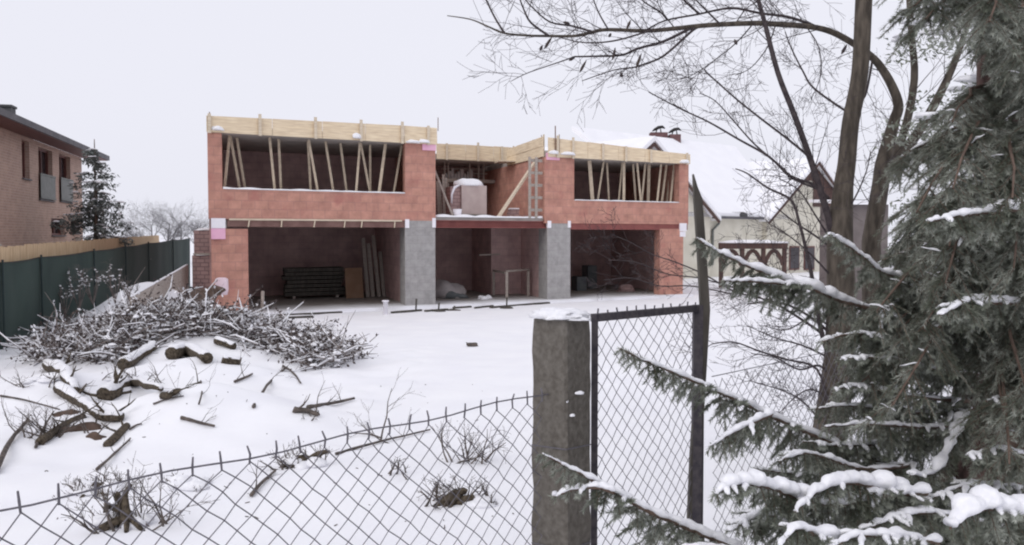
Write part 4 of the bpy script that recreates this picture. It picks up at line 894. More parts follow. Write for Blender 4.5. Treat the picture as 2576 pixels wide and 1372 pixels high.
# ------------------------------------------------------------------ concrete post, netting, gate, stake
FA = Vector((W(0, 1275, 2.28).x, 2.28, 0)); FB = Vector((W(1413, 790, 4.0).x, 4.0, 0)); FD = (FB - FA).normalized()
NET = Fr(FA, FD, (-FD.y, FD.x, 0)); sPost = (FB - FA).length
zWire = CAMZ - .70
def netting(mb, s0, s1, z0, z1, cw, ch, r_, seed, clip=True, wob=.004, t=0.0):
    random.seed(seed); nx_ = int((s1 - s0) / cw * 2); nz = int((z1 - z0) / ch * 2); nd = {}
    for i in range(nx_ + 1):
        for j in range(nz + 1):
            if (i + j) % 2 == 0: nd[i, j] = NET.pt(s0 + i * cw / 2 + rnd(-wob, wob), t + rnd(-wob, wob) + .004 * math.sin(i * .35), z1 - j * ch / 2 + rnd(-wob, wob) - .012 * math.sin(i * .22 + 1) * (j > 0))
    for sg in (1, -1):
        starts = [(i, 0) for i in range(0, nx_ + 1) if i % 2 == 0] + [((0 if sg > 0 else nx_), j) for j in range(1, nz + 1)]
        for (i, j) in starts:
            if (i, j) not in nd: continue
            ch_ = [nd[i, j]]; a, b_ = i + sg, j + 1
            while (a, b_) in nd: ch_.append(nd[a, b_]); a += sg; b_ += 1
            if len(ch_) > 1:
                off = NET.e2 * (r_ * .8 * sg); mb.tube([p + off for p in ch_], r_, 4, 0, False)
    return [NET.pt(s0 + i * cw / 2, t, z1) for i in range(0, nx_ + 1, 2)]
th = thing("netting_fence", FA, "wire netting fence with spiky top sagging towards the lower left", "fence", "wire netting fences")
mb = MB(); tops = netting(mb, -1.6, sPost - .10, .05, zWire - .03, .097, .088, .0021, 3); mb.build("netting", M['wire'], th)
mb = MB(); L = 30; mb.tube([NET.pt(-1.6 + (sPost - .05 + 1.6) * i / L, .0, zWire - .008 * math.sin(i * 1.1) - .01 * math.sin(math.pi * i / L)) for i in range(L + 1)], .0032, 5); mb.build("top_wire", M['wire'], th)
mb = MB()
for p in tops: mb.tube([p + Vector((0, 0, -.004)), p + Vector((rnd(-.006, .006), 0, .028)), p + Vector((rnd(-.008, .008), 0, .056))], [.0035, .004, .003], 5)
mb.build("wire_ends", M['wire'], th)["kind"] = "stuff"
for zz_ in (.75, .15):
    mb = MB(); mb.tube([NET.pt(-1.6, .004, zz_), NET.pt(sPost - .05, .004, zz_)], .0025, 4); mb.build("line_wire", M['wire'], th)
# post
zP = W(1413, 795, 4.0).z
th = thing("concrete_post", (FB.x, FB.y, 0), "weathered brown concrete gate post with a cap of snow", "post")
mb = MB(); hw = .092; ang = R(-40); nz = 24
for j in range(nz + 1):
    z_ = zP * j / nz; k = 1.0 if j < nz else .975
    for (cx, cy) in ((-1, -1), (-.2, -1.0), (.9, -1.0), (1, -.88), (1, 1), (-1, 1)):
        nn = .009 * noise.noise(Vector((cx * 2, cy * 2, z_ * 6))); x_ = cx * (hw + nn) * k * (1.0 + .10 * (1 - z_ / zP) ); y_ = cy * (hw + nn) * k
        mb.v.append((FB.x + x_ * math.cos(ang) - y_ * math.sin(ang), FB.y + x_ * math.sin(ang) + y_ * math.cos(ang), z_ - (.012 if j == nz and cx < 0 else 0)))
for j in range(nz):
    for k in range(6): a = j * 6 + k; b_ = j * 6 + (k + 1) % 6; mb.f.append((a, b_, b_ + 6, a + 6)); mb.mi.append(0)
mb.f.append(tuple(nz * 6 + k for k in range(6))); mb.mi.append(0); mb.build("shaft", M['oldconc'], th)
mb = MB(); mb.blob((FB.x, FB.y, zP - .004), (.135, .128, .040), 4, .45, 30, 14, flat=-.1, rot=ang, fr=2.6); mb.build("snow_cap", M['snowc'], th, True)
mb = MB()
for i, z_ in enumerate((.4, .85, 1.3)):
    mb = MB(); mb.tube([(FB.x - .135, FB.y - .01, z_), (FB.x + .012, FB.y - .138, z_ + .01), (FB.x + .135, FB.y - .0, z_)], .003, 4); mb.build("tie_wire", M['wire'], th)

for (px, py, sx_, sz_) in ((1458, 990, .022, .010), (1425, 1010, .010, .014), (1440, 1046, .014, .008)):
    q_ = W(px, py, FB.y - .115); mb = MB(); mb.blob(q_, (sx_, .012, sz_), px, .4, 10, 6); mb.build("snow_speck", M['snowc'], th, True)
# gate
g0 = NET.S(1493, 800); g1 = NET.S(1760, 775)
zG0 = NET.hit(1493, 800)[1]; zG1 = NET.hit(1752, 776)[1]; zG = (zG0 + zG1) / 2
th = thing("wire_gate", NET.pt(g0, 0, 0), "dark iron framed garden gate filled with wire netting beside the post", "gate")
def gbar(a, b_, name, wd=.035): mb = MB(); mb.bar(a, b_, wd, wd); return mb.build(name, M['darkiron'], th)
gbar(NET.pt(g0, 0, zG0), NET.pt(g1 - .02, 0, zG1), "top_bar", .036)
gbar(NET.pt(g1 - .02, 0, .1), NET.pt(g1 - .02, 0, zG1 + .018), "stile", .05)
gbar(NET.pt(g0 + .01, 0, .1), NET.pt(g0 + .01, 0, zG0), "stile", .03)
gbar(NET.pt(g0, 0, .12), NET.pt(g1, 0, .12), "bottom_bar", .036)
gbar(NET.pt(g1 + .035, 0, .1), NET.pt(g1 + .035, 0, zG1 - .02), "hinge_bar", .02)
mb = MB(); netting(mb, g0 + .02, g1 - .03, .14, zG - .01, .089, .088, .0021, 5); mb.build("netting", M['wire'], th)
mb = MB(); random.seed(6)
for k in range(12): p = NET.pt(g0 + (g1 - g0) * (k + .4) / 12, 0, zG0 + (zG1 - zG0) * (k + .4) / 12 + .016); mb.tube([p, p + Vector((rnd(-.005, .005), 0, rnd(.012, .03)))], .004, 4)
mb.build("wire_ends", M['wire'], th)["kind"] = "stuff"
# old stake beside the gate
sK = NET.S(1772, 780) + .04
k0 = W(1748, 1330, NET.pt(sK, .0, 0).y); 
mb = MB(); pts = [W(1742, 1400, 4.86), W(1752, 1150, 4.86), W(1768, 900, 4.86), W(1776, 780, 4.86), W(1768, 640, 4.86), W(1758, 500, 4.86), W(1751, 447, 4.86)]
pts = [Vector((pts[0].x - .03, 4.86, -.1))] + pts
for i in range(len(pts) - 1):
    a, b_ = pts[i], pts[i + 1]; wa = .034 - .002 * i if i < 7 else .02; wb = .034 - .002 * (i + 1)
    if i == len(pts) - 2: wb = .012
    mb.hexa([a + Vector((-wa, 0, 0)), a + Vector((wa, .01, 0)), a + Vector((wa, .06, 0)), a + Vector((-wa, .05, 0)), b_ + Vector((-wb, 0, .02 if i == len(pts) - 2 else 0)), b_ + Vector((wb, .01, -.05 if i == len(pts) - 2 else 0)), b_ + Vector((wb, .06, -.05 if i == len(pts) - 2 else 0)), b_ + Vector((-wb, .05, .02 if i == len(pts) - 2 else 0))])
tag(mb.build("wooden_stake", M['oldwood']), "tall bent dark wooden stake with a pointed top beside the gate", "stake")
th = thing("netting_fence", NET.pt(sK + .1, 0, 0), "fine distant-looking netting panel behind the snowy spruce twigs right of the stake", "fence", "wire netting fences")
mb = MB(); netting(mb, sK + .08, sK + 4.2, .05, zWire - .12, .097, .088, .0020, 9); mb.build("netting", M['wire'], th)
mb = MB(); mb.tube([NET.pt(sK + .05, 0, zWire - .1), NET.pt(sK + 2, 0, zWire - .12), NET.pt(sK + 4.2, 0, zWire - .1)], .003, 5); mb.build("top_wire", M['wire'], th)

# ------------------------------------------------------------------ bare trees on the right
random.seed(21)
TB = 8.4
def PL(l, Y0, Y1=None):
    n_ = len(l); return [W(q[0], q[1], Y0 + ((Y1 if Y1 else Y0) - Y0) * i / (n_ - 1)) for i, q in enumerate(l)]
def limb(parent, name, l, Y0, Y1, r0, r1, m_, n=8, radii=None, tw=0, tl=.5, twmb=None, gn=3, lev=2, sm=4):
    P_ = smooth(PL(l, Y0, Y1), sm); N = len(P_)
    if radii:
        rs = []
        for i in range(len(radii) - 1): rs += [radii[i] + (radii[i + 1] - radii[i]) * k / sm for k in range(sm)]
        rs.append(radii[-1])
    else: rs = [r0 + (r1 - r0) * (i / (N - 1)) for i in range(N)]
    mb = MB(); mb.tube(P_, rs, n); o = mb.build(name, m_, parent, True)
    for k in range(tw):
        t = rnd(.12, .98); i = min(int(t * (N - 1)), N - 2); ax = (P_[i + 1] - P_[i]).normalized(); side = Matrix.Rotation(rnd(0, 6.283), 3, ax) @ ax.orthogonal().normalized()
        twig(twmb, P_[i].lerp(P_[i + 1], rnd(0, 1)), ax * rnd(.5, .9) + side * rnd(.4, .9), tl * rnd(.5, 1.3), min(max(rs[i] * .35, .0026), .006), lev, gn, .2, .12, 4)
    return P_
tA = thing("bare_tree", (W(2070, 1200, TB).x, TB, 0), "slender bare trunk rising to the top of the photo before the dark spruce", "tree", "bare trees beside the spruce")
twA = MB()
limb(tA, "trunk", [(2050, 1290), (2065, 1200), (2088, 1080), (2112, 900), (2116, 750), (2113, 600), (2122, 470), (2130, 411), (2140, 307), (2163, 184), (2173, 0), (2185, -250)], TB, TB, 0, 0, M['bark'], 12, [.19, .175, .16, .145, .135, .12, .09, .083, .079, .077, .077, .07])
C_ = [(2098, 610), (2082, 541), (2044, 417), (2000, 294), (1957, 184), (1924, 58), (1908, 0), (1890, -90)]
limb(tA, "branch", C_, TB, TB - .2, .036, .016, M['twig'], 8, None, 9, .6, twA)
limb(tA, "branch", [(2034, 395), (2022, 383), (1975, 345), (1908, 294), (1847, 245), (1786, 190), (1772, 175)], TB - .1, TB - .4, .014, .005, M['twig'], 7, None, 9, .42, twA)
limb(tA, "branch", [(2085, 500), (2041, 462), (1990, 446), (1935, 395), (1858, 351), (1782, 307), (1713, 275), (1632, 232)], TB, TB - .5, .016, .005, M['twig'], 7, None, 14, .42, twA)
limb(tA, "branch", [(2100, 930), (2070, 850), (2050, 740), (2037, 668), (2026, 621), (2011, 562), (1990, 504), (1931, 473), (1880, 437), (1850, 425)], TB, TB - .2, .026, .005, M['twig'], 8, None, 8, .4, twA)
limb(tA, "branch", [(2070, 480), (2000, 452), (1960, 415), (1900, 365), (1850, 310), (1800, 255), (1760, 235)], TB + .3, TB + .4, .013, .004, M['twig'], 6, None, 10, .38, twA)
limb(tA, "branch", [(2146, 292), (2050, 225), (2020, 180), (1990, 120), (1975, 80)], TB, TB + .2, .012, .005, M['twig'], 6, None, 9, .4, twA)
limb(tA, "branch", [(2110, 640), (2060, 600), (2000, 560), (1950, 520)], TB, TB + .3, .014, .005, M['twig'], 6, None, 10, .4, twA)
limb(tA, "branch", [(2090, 1040), (2083, 1021), (2055, 929), (1980, 905), (1914, 885), (1846, 861), (1790, 866)], TB, TB - .5, .015, .005, M['twig'], 7, None, 10, .38, twA)
limb(tA, "branch", [(2095, 960), (2062, 920), (2010, 930), (1950, 900), (1890, 890)], TB, TB - .3, .013, .004, M['twig'], 7, None, 12, .4, twA)
limb(tA, "branch", [(2100, 880), (2070, 842), (2010, 800), (1964, 772), (1900, 745), (1850, 725)], TB, TB - .3, .016, .006, M['twig'], 7, None, 10, .4, twA)
limb(tA, "branch", [(2100, 860), (2070, 822), (2000, 775), (1940, 760), (1880, 765)], TB, TB, .016, .006, M['twig'], 7, None, 9, .4, twA)
limb(tA, "branch", [(1900, 745), (1850, 735), (1770, 690), (1700, 660), (1640, 640), (1590, 612), (1535, 588)], TB - .3, TB - .6, .009, .003, M['twig'], 5, None, 12, .3, twA)
limb(tA, "branch", [(1850, 725), (1760, 700), (1680, 690), (1600, 660), (1530, 655)], TB - .3, TB - .6, .007, .003, M['twig'], 5, None, 8, .3, twA)
limb(tA, "branch", [(1840, 740), (1740, 720), (1660, 720), (1590, 700), (1520, 705)], TB - .3, TB - .6, .007, .003, M['twig'], 5, None, 8, .3, twA)
for l in ([(2095, 700), (2040, 640), (1980, 590), (1930, 560)], [(2090, 780), (2030, 720), (1960, 690), (1900, 640)], [(2088, 820), (2040, 800), (1980, 830), (1920, 820)], [(2085, 900), (2020, 870), (1950, 850), (1880, 820)],
          [(2110, 560), (2150, 500), (2180, 430), (2190, 380)], [(2080, 1080), (2020, 1010), (1960, 980), (1890, 960)], [(2085, 1000), (2040, 980), (2000, 1000), (1960, 1040)], [(2100, 620), (2050, 540), (2010, 480), (1960, 450)]):
    limb(tA, "branch", l, TB, TB - .3, .011, .003, M['twig'], 5, None, 13, .38, twA)
twA.build("twigs", M['twig'], tA)
tB = thing("bare_tree", (W(2170, 1100, 9.2).x, 9.2, 0), "bare tree with a long branch arching left across the sky", "tree", "bare trees beside the spruce")
twB = MB()
arch = [(2260, 266), (2243, 215), (2215, 168), (2190, 141), (2150, 112), (2095, 82), (2040, 68), (1950, 61), (1891, 59), (1781, 64), (1700, 72), (1625, 78), (1528, 75), (1488, 82), (1445, 91), (1381, 91), (1330, 90), (1269, 84), (1225, 66), (1183, 49), (1125, 40)]
arch = [(2215, 1180), (2200, 900), (2192, 640), (2197, 576), (2215, 466), (2222, 411), (2248, 310)] + arch
AP = limb(tB, "trunk", arch, 9.2, 8.1, .062, .006, M['bark'], 10, [.13, .11, .095, .09, .083, .078, .056, .048, .043, .039, .035, .032, .030, .028, .027, .025, .023, .021, .019, .017, .0155, .014, .0125, .011, .010, .008, .006, .004], 18, .6, twB)
for l, r0, r1, tw, Y0, Y1 in [([(1890, 66), (1850, 110), (1800, 150), (1740, 190), (1690, 205)], .007, .003, 16, 8.7, 8.5), ([(1950, 66), (1930, 120), (1890, 170), (1850, 190)], .007, .003, 12, 8.8, 8.6), ([(2030, 70), (2060, 120), (2065, 190), (2040, 250)], .006, .003, 10, 8.9, 8.9), ([(1850, 60), (1880, 20), (1930, -10)], .007, .003, 10, 8.8, 8.8), ([(1700, 75), (1660, 20), (1650, -20)], .006, .003, 8, 8.5, 8.5),
    ([(2055, 70), (2037, 61), (1982, 43), (1914, 34), (1839, 21), (1753, 37), (1674, 52), (1625, 76)], .016, .007, 26, 8.8, 8.4),
    ([(1781, 64), (1747, 68), (1671, 104), (1607, 122), (1564, 139), (1500, 142), (1445, 143)], .018, .008, 14, 8.6, 8.2),
    ([(1445, 143), (1412, 155), (1330, 183), (1285, 205)], .008, .003, 5, 8.2, 8.0),
    ([(1760, 68), (1741, 78), (1671, 140), (1620, 162), (1589, 171), (1543, 177), (1464, 204)], .014, .004, 10, 8.6, 8.2),
    ([(1269, 84), (1245, 45), (1223, 0), (1215, -20)], .010, .006, 4, 8.1, 8.0), ([(1381, 91), (1336, 58), (1318, 25), (1305, -10)], .012, .006, 6, 8.2, 8.1),
    ([(1488, 80), (1440, 66), (1384, 56), (1340, 20), (1318, -5)], .011, .005, 8, 8.2, 8.1), ([(1640, 76), (1560, 100), (1500, 108), (1450, 105), (1400, 92)], .010, .004, 6, 8.3, 8.1),
    ([(1680, 52), (1660, 30), (1620, 5), (1600, -20)], .010, .005, 6, 8.4, 8.3), ([(1760, 36), (1730, 10), (1700, -20)], .012, .007, 5, 8.4, 8.3), ([(1810, 60), (1780, 30), (1740, -10)], .010, .006, 5, 8.5, 8.4),
    ([(1530, 74), (1510, 40), (1495, 5), (1490, -20)], .008, .005, 4, 8.2, 8.2), ([(2195, 150), (2180, 230), (2166, 258)], .012, .010, 4, 9.0, 9.0)]:
    limb(tB, "branch", l, Y0, Y1, r0, r1, M['twig'], 6, None, tw, .5, twB)
limb(tB, "branch", [(2215, 466), (2270, 390), (2330, 300), (2385, 195), (2425, 90), (2455, -20)], 9.2, 9.5, .068, .02, M['bark'], 8, None, 5, .6, twB)
limb(tB, "branch", [(2222, 470), (2275, 330), (2300, 200), (2293, 90), (2285, -40)], 9.3, 9.3, .05, .03, M['bark'], 8, None, 10, .6, twB)
twB.build("twigs", M['twig'], tB)
for (x, y, dx, dy) in [(1381, 105, -12, 18), (1362, 120, -4, 8), (1545, 133, -4, 18), (1608, 150, -8, 22), (1468, 165, -10, 18), (1441, 147, -10, 6), (1563, 188, 0, 7), (1580, 66, 6, -14), (1424, 58, 10, 4), (1535, 88, -3, 6), (1850, 105, 4, 8), (2125, 122, -8, 14)]:
    Y = 8.25; a = W(x, y, Y); d_ = Vector((dx, 0, -dy)) * (Y / F); mb = MB()
    mb.tube([a - d_ * .7, a - d_ * .1, a + d_ * .45, a + d_], [.005, .022, .025, .006], 6, sq=.6); mb.build("dried_leaf", M['leaf'], tB, True)

# ------------------------------------------------------------------ snowy spruce in the right foreground
random.seed(33)
SX, SY = W(2475, 900, 4.7).x, 4.7
SP = thing("snowy_spruce", (SX, SY, 0), "big dark spruce with snow-laden branches filling the right side", "tree")
mb = MB(); tp = [(2418, 1390), (2440, 1150), (2468, 950), (2492, 820), (2500, 640), (2510, 300), (2515, -100), (2520, -600)]
TP = smooth([W(x, y, SY) for x, y in tp]); TP = [Vector((TP[0].x - .06, SY, -.1))] + TP
mb.tube(TP, [.14 - .05 * i / len(TP) for i in range(len(TP))], 12); mb.build("trunk", M['trunkbark'], SP, True)
for k in range(14):
    z_ = rnd(.5, 1.9); i = min(range(len(TP)), key=lambda q: abs(TP[q].z - z_)); az = rnd(R(170), R(350)); mb = MB()
    twig(mb, Vector((TP[i].x, SY, z_)), (math.cos(az), math.sin(az), -.25), rnd(.25, .6), .006, 2, 3, .2, -.1, 4); mb.build("dead_branch", M['redbark'], SP)
def needles(nb, p, ax, L, nl, step, wd=.0024):
    q = 0.0; ax = ax.normalized(); o = ax.orthogonal().normalized()
    while q < L:
        for k in range(3):
            s_ = Matrix.Rotation(rnd(0, 6.283), 3, ax) @ o; d_ = (ax * rnd(.5, .9) + s_ * rnd(.7, 1)).normalized() * nl * rnd(.7, 1.1)
            c_ = p + ax * q; wv = d_.cross(ax); wv = wv.normalized() * wd if wv.length > 1e-6 else o * wd
            nb.face([c_ - wv, c_ + wv, c_ + d_])
        q += step
def spray(nb, wb, p, d, L, nl, step, droop=.5, sub=True, r_=.0026):
    """a side twig: two or three bent pieces carrying needles and shorter twiglets"""
    pts = [Vector(p)]; dd = d.normalized(); n_ = 3
    for i in range(n_): dd = (dd + Vector((rnd(-.12, .12), rnd(-.12, .12), -droop * rnd(.25, .55)))).normalized(); pts.append(pts[-1] + dd * L / n_)
    wb.tube(pts, [r_, r_ * .8, r_ * .6, r_ * .3], 3, 0, False)
    for i in range(n_):
        ax = pts[i + 1] - pts[i]; needles(nb, pts[i], ax, ax.length, nl, step)
        if sub and i < 2:
            for sg in (-1, 1):
                s_ = ax.normalized().cross(Vector((0, 0, 1))); s_ = s_.normalized() if s_.length > .05 else Vector((1, 0, 0))
                l2 = L * rnd(.22, .4) * (1 - .25 * i); a2 = (ax.normalized() * .8 + s_ * sg * .7 + Vector((0, 0, -.25 * droop))).normalized()
                b_ = pts[i].lerp(pts[i + 1], rnd(.3, .8)); needles(nb, b_, a2, l2, nl, step)
                wb.tube([b_, b_ + a2 * l2], [r_ * .6, r_ * .3], 3, 0, False)
    return pts
def snow_tube(sb, pts, rad, seed, lift=.5, n=9):
    P_ = smooth([Vector(p) for p in pts], 3 if n < 9 else 6); N = len(P_); rs = []
    for i in range(N):
        k = i / (N - 1); j = k * (len(rad) - 1); a = int(min(j, len(rad) - 2)); r_ = rad[a] + (rad[a + 1] - rad[a]) * (j - a)
        rs.append(r_ * .86 * (1 + (.45 if n < 9 else .75) * noise.noise(Vector((i * (.55 if n < 9 else .3), seed * 4.1, 0)))))
    base = len(sb.v); sb.tube([p + Vector((0, 0, rs[i] * lift)) for i, p in enumerate(P_)], rs, n, 0, True, .75)
    for i in range(base, len(sb.v)):
        v = Vector(sb.v[i]); sb.v[i] = tuple(v + Vector((noise.noise(v * 28), noise.noise(v * 28 + Vector((3, 3, 3))), noise.noise(v * 22))) * .006 + Vector((noise.noise(v * 70), noise.noise(v * 70 + Vector((3, 3, 3))), noise.noise(v * 64))) * .004)
def show_branch(l, Y0, Y1, r0, side, snow, hang=.55, dens=.05, tip_first=True, seed=0, sl=.3):
    """a branch seen clearly: wood, needles and the snow lying on it; points run from tip to base"""
    random.seed(seed); P_ = smooth(PL(l, Y0, Y1), 4); N = len(P_); wb, nb, sb = MB(), MB(), MB()
    wb.tube(P_, [.004 + (r0 - .004) * i / (N - 1) for i in range(N)], 6)
    Ltot = sum((P_[i + 1] - P_[i]).length for i in range(N - 1)); acc = 0; nxt = .01
    if snow: snow_tube(sb, P_[::2] if len(P_) > 12 else P_, snow, seed, .75, 12)
    for i in range(N - 1):
        seg = (P_[i + 1] - P_[i]); ln = seg.length; ax = (-seg).normalized()
        if acc < .35 * Ltot: needles(nb, P_[i + 1], ax, ln, .022, .004)
        while nxt < acc + ln:
            p = P_[i] + seg * ((nxt - acc) / ln); k = nxt / Ltot
            for sg in (-1, 1):
                sd = ax.cross(Vector((0, 0, 1))).normalized() * sg
                snw = snow and rnd(0, 1) < sl * .35; d_ = ax * rnd(.45, .8) + sd * rnd(.35, .8) + Vector((0, 0, -.05 if snw else -hang * rnd(.4, 1.2)))
                L = side * min(1, .25 + k * 1.6) * rnd(.55, 1.15)
                pts = spray(nb, wb, p, d_, L, .025, .0034, .12 if snw else hang, L > .1)
                if snw: snow_tube(sb, [pts[0], pts[1], pts[2], pts[2].lerp(pts[3], .5)], [.010, .014, .011, .003], nxt * 30, .8, 8)
            nxt += dens * rnd(.7, 1.3)
        acc += ln
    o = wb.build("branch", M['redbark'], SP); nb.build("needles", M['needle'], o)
    if sb.v: sb.build("snow", M['snowc'], o, True)["kind"] = "stuff"
    return P_
# the clearly seen snowy branches, from tip to base
show_branch([(1365, 1142), (1440, 1180), (1530, 1230), (1640, 1290), (1760, 1340), (1880, 1390)], 3.15, 3.5, .016, .17, [.004, .010, .018, .022, .026, .024], .6, .045, seed=1, sl=.3)
show_branch([(1392, 1250), (1445, 1232), (1500, 1226), (1545, 1238)], 3.2, 3.25, .010, .08, [.008, .013, .014, .015], .5, .05, seed=2)
show_branch([(1560, 878), (1640, 915), (1735, 955), (1850, 1005), (1935, 1045), (2060, 1100), (2180, 1150), (2300, 1190), (2400, 1210)], 3.55, 4.6, .018, .22, [.002, .012, .016, .018, .022, .020, .022, .016], .8, .045, seed=3, sl=.25)
show_branch([(1790, 1120), (1840, 1090), (1900, 1060), (1940, 1042)], 3.5, 3.75, .010, .16, [.006, .012, .018, .018], .9, .05, seed=4)
show_branch([(1750, 600), (1800, 630), (1870, 665), (1960, 700), (2050, 730), (2110, 755), (2185, 775), (2300, 820), (2460, 870)], 4.15, 4.6, .018, .22, [.003, .016, .020, .022, .032, .030, .012, .012, .01], .75, .045, seed=5, sl=.25)
show_branch([(1820, 706), (1880, 708), (1950, 712), (2020, 720)], 4.1, 4.3, .010, .17, [.006, .012, .012, .012], .7, .05, seed=6)
show_branch([(2085, 592), (2120, 612), (2175, 650), (2215, 685), (2260, 700), (2310, 735), (2400, 765), (2490, 800)], 3.9, 4.5, .016, .17, [.008, .018, .018, .016, .030, .010, .012, .012], .7, .045, seed=7, sl=.3)
show_branch([(2335, 560), (2390, 548), (2450, 540), (2530, 530), (2640, 520)], 3.3, 3.7, .014, .16, [.012, .016, .018, .03, .034], .6, .045, seed=8, sl=.35)
show_branch([(2365, 795), (2420, 765), (2480, 762), (2560, 765)], 3.4, 3.8, .012, .14, [.006, .02, .026, .02], .7, .05, seed=9, sl=.4)
show_branch([(1800, 1240), (1860, 1220), (1940, 1228), (2010, 1255), (2100, 1270), (2200, 1250), (2330, 1240)], 3.0, 3.6, .014, .2, [.012, .035, .03, .045, .035, .04, .03], .7, .04, seed=10, sl=.5)
show_branch([(2000, 1290), (2050, 1240), (2130, 1215), (2230, 1230), (2300, 1250), (2400, 1260)], 3.1, 3.8, .014, .17, [.008, .02, .04, .042, .025, .02], .7, .045, seed=11, sl=.5)
show_branch([(2075, 1075), (2160, 1068), (2250, 1070), (2340, 1075), (2450, 1060)], 3.9, 4.4, .012, .17, [.006, .012, .016, .012, .01], .8, .05, seed=12, sl=.4)
show_branch([(2100, 980), (2150, 972), (2230, 985), (2320, 1000), (2440, 1010)], 4.0, 4.5, .012, .16, [.006, .012, .014, .014, .01], .8, .05, seed=13, sl=.5)
show_branch([(2290, 1195), (2350, 1190), (2390, 1120), (2420, 1060)], 3.7, 4.2, .014, .14, [.012, .024, .03, .03], .7, .05, seed=14, sl=.4)
show_branch([(2390, 1330), (2440, 1290), (2500, 1280), (2580, 1300), (2660, 1310)], 2.9, 3.2, .014, .17, [.02, .045, .055, .05, .04], .6, .045, seed=15, sl=.5)
show_branch([(1960, 1380), (2000, 1330), (2060, 1350), (2140, 1370), (2260, 1400)], 2.8, 3.2, .014, .2, [.01, .02, .028, .03, .03], .6, .04, seed=16, sl=.5)
show_branch([(1960, 1160), (2030, 1140), (2100, 1160), (2180, 1180), (2300, 1170)], 3.6, 4.2, .012, .2, [.006, .012, .018, .014, .012], .8, .045, seed=17, sl=.45)
show_branch([(2215, 830), (2225, 790), (2270, 750), (2330, 730)], 4.2, 4.5, .010, .12, [.008, .018, .014, .01], .8, .05, seed=18, sl=.4)
for k_, (l_, y0_, y1_, sn_) in enumerate([
    ([(1850, 1330), (1900, 1300), (1980, 1300), (2080, 1330), (2200, 1340)], 3.2, 3.8, [.005, .014, .018, .016, .012]), ([(1900, 1180), (1980, 1190), (2080, 1200), (2200, 1190), (2320, 1170)], 3.8, 4.4, [.004, .010, .012, .014, .010]),
    ([(2020, 1110), (2090, 1120), (2180, 1120), (2280, 1110), (2420, 1100)], 4.0, 4.5, [.004, .010, .013, .012, .010]), ([(2050, 1030), (2130, 1020), (2220, 1030), (2330, 1040), (2440, 1030)], 4.1, 4.5, [.004, .009, .012, .012, .010]),
    ([(2120, 905), (2180, 900), (2260, 905), (2350, 930), (2460, 940)], 4.0, 4.5, [.003, .008, .010, .012, .010]), ([(2070, 860), (2140, 840), (2220, 845), (2320, 860), (2470, 870)], 4.1, 4.5, [.003, .008, .012, .010, .010]),
    ([(2190, 1330), (2250, 1300), (2330, 1290), (2420, 1300), (2520, 1330)], 3.3, 3.8, [.006, .014, .020, .016, .014]), ([(2330, 1260), (2400, 1230), (2480, 1220), (2580, 1230)], 3.6, 4.0, [.005, .012, .016, .014]),
    ([(2480, 1010), (2520, 1000), (2570, 1010), (2640, 1030)], 3.8, 4.0, [.004, .012, .014, .012]), ([(2440, 1150), (2500, 1130), (2560, 1140), (2640, 1160)], 3.6, 3.9, [.004, .012, .016, .012]),
    ([(2090, 1385), (2150, 1350), (2250, 1350), (2360, 1365)], 2.9, 3.2, [.005, .016, .020, .016]), ([(1700, 1400), (1780, 1385), (1880, 1395), (2000, 1420)], 3.0, 3.3, [.005, .012, .016, .014])]):
    show_branch(l_, y0_, y1_, .010, .2, sn_, .75, .04, seed=40 + k_, sl=.9)
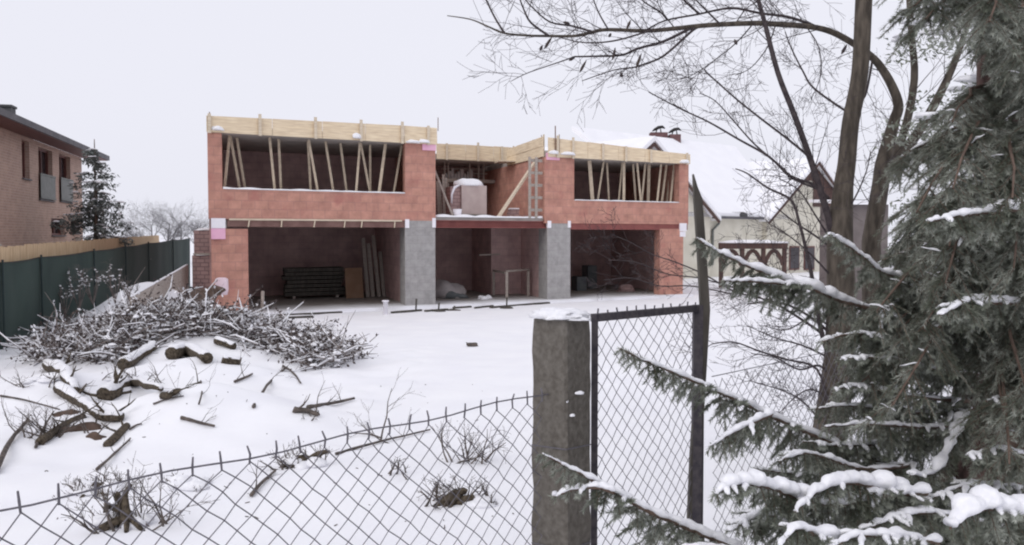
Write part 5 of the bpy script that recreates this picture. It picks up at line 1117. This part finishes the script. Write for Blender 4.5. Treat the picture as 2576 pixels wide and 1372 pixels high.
# the dense inner branches: wood, needles and snow of each
def lim(py):
    for a, b_, l in ((-900, 60, 2235), (60, 110, 2275), (110, 240, 2320), (240, 330, 2330), (330, 400, 2260), (400, 520, 2225), (520, 620, 2235), (620, 720, 2190), (720, 900, 2110), (900, 1100, 2080), (1100, 1400, 1900)):
        if a <= py < b_: return l
    return 2050
def proj(p):
    d = p - Vector((0, 0, CAMZ)); c, s_ = math.cos(PITCH), math.sin(PITCH); dep = d.y * c - d.z * s_; up = d.y * s_ + d.z * c
    return PW / 2 + F * d.x / dep, PH / 2 - F * up / dep
random.seed(99); made = 0; tries = 0
while made < 190 and tries < 8000:
    tries += 1
    z_ = rnd(.55, 4.6) if made % 3 else rnd(.4, 1.8); i = min(range(len(TP)), key=lambda k: abs(TP[k].z - z_)); b0 = Vector((TP[i].x, SY, z_))
    az = rnd(R(115), R(330)); L = rnd(.5, 1.5); d_ = Vector((math.cos(az), math.sin(az), 0)); n_ = 6; pts = [b0]
    for k in range(1, n_ + 1): t = k / n_; pts.append(b0 + d_ * L * t + Vector((rnd(-.02, .02), rnd(-.02, .02), -.30 * L * t + .1 * L * math.sin(t * 3))))
    if pts[-1].y < 2.6 or (z_ > 2.7 and rnd(0, 1) < .35): continue
    ok = True
    for p in pts:
        px, py = proj(p)
        if px < lim(py) + 25 or (870 < py < 1260 and 2340 < px < 2500 and p.y < SY + .1): ok = False
    px, py = proj(pts[-1])
    if not ok or px > 2780: continue
    made += 1; wb, nb, sb = MB(), MB(), MB(); wb.tube(pts, [.014 - .0105 * k / n_ for k in range(n_ + 1)], 5, 0, False)
    sn_ = rnd(0, 1)
    for k in range(n_):
        for r_ in range(3):
            for sg in (-1, 1):
                p = pts[k].lerp(pts[k + 1], rnd(0, 1)); ax = (pts[k + 1] - pts[k]).normalized(); sd = ax.cross(Vector((0, 0, 1))).normalized() * sg
                q = spray(nb, wb, p, ax * .6 + sd * rnd(.4, 1.0) + Vector((0, 0, -rnd(.0, .7))), rnd(.14, .32), .027, .0068, .42, True)
                if sn_ < .7 and rnd(0, 1) < .14: j_ = random.choice((0, 1)); c_ = q[j_].lerp(q[j_ + 1], .5); h_ = Vector((rnd(-1, 1), rnd(-1, 1), rnd(-.35, .1))).normalized() * rnd(.015, .05); snow_tube(sb, [c_ - h_, c_, c_ + h_], [.002, rnd(.004, .010), .002], k + made, .9, 6)
    if sn_ < .12: snow_tube(sb, pts[2:6], [.003, .010, .011, .004], made, .8, 7)
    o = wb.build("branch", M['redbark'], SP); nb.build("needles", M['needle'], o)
    if sb.v: sb.build("snow", M['snowc'], o, True)["kind"] = "stuff"
# dark hedge-like spruces behind, closing the gaps on the right
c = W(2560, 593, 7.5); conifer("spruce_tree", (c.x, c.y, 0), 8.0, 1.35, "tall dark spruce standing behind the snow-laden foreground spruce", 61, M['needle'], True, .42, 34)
c = W(2330, 593, 15); conifer("spruce_tree", (c.x, c.y, 0), 3.0, 1.2, "low snowy conifer behind the bare trunks and the netting", 63, M['needle2'], True, .5, 34)
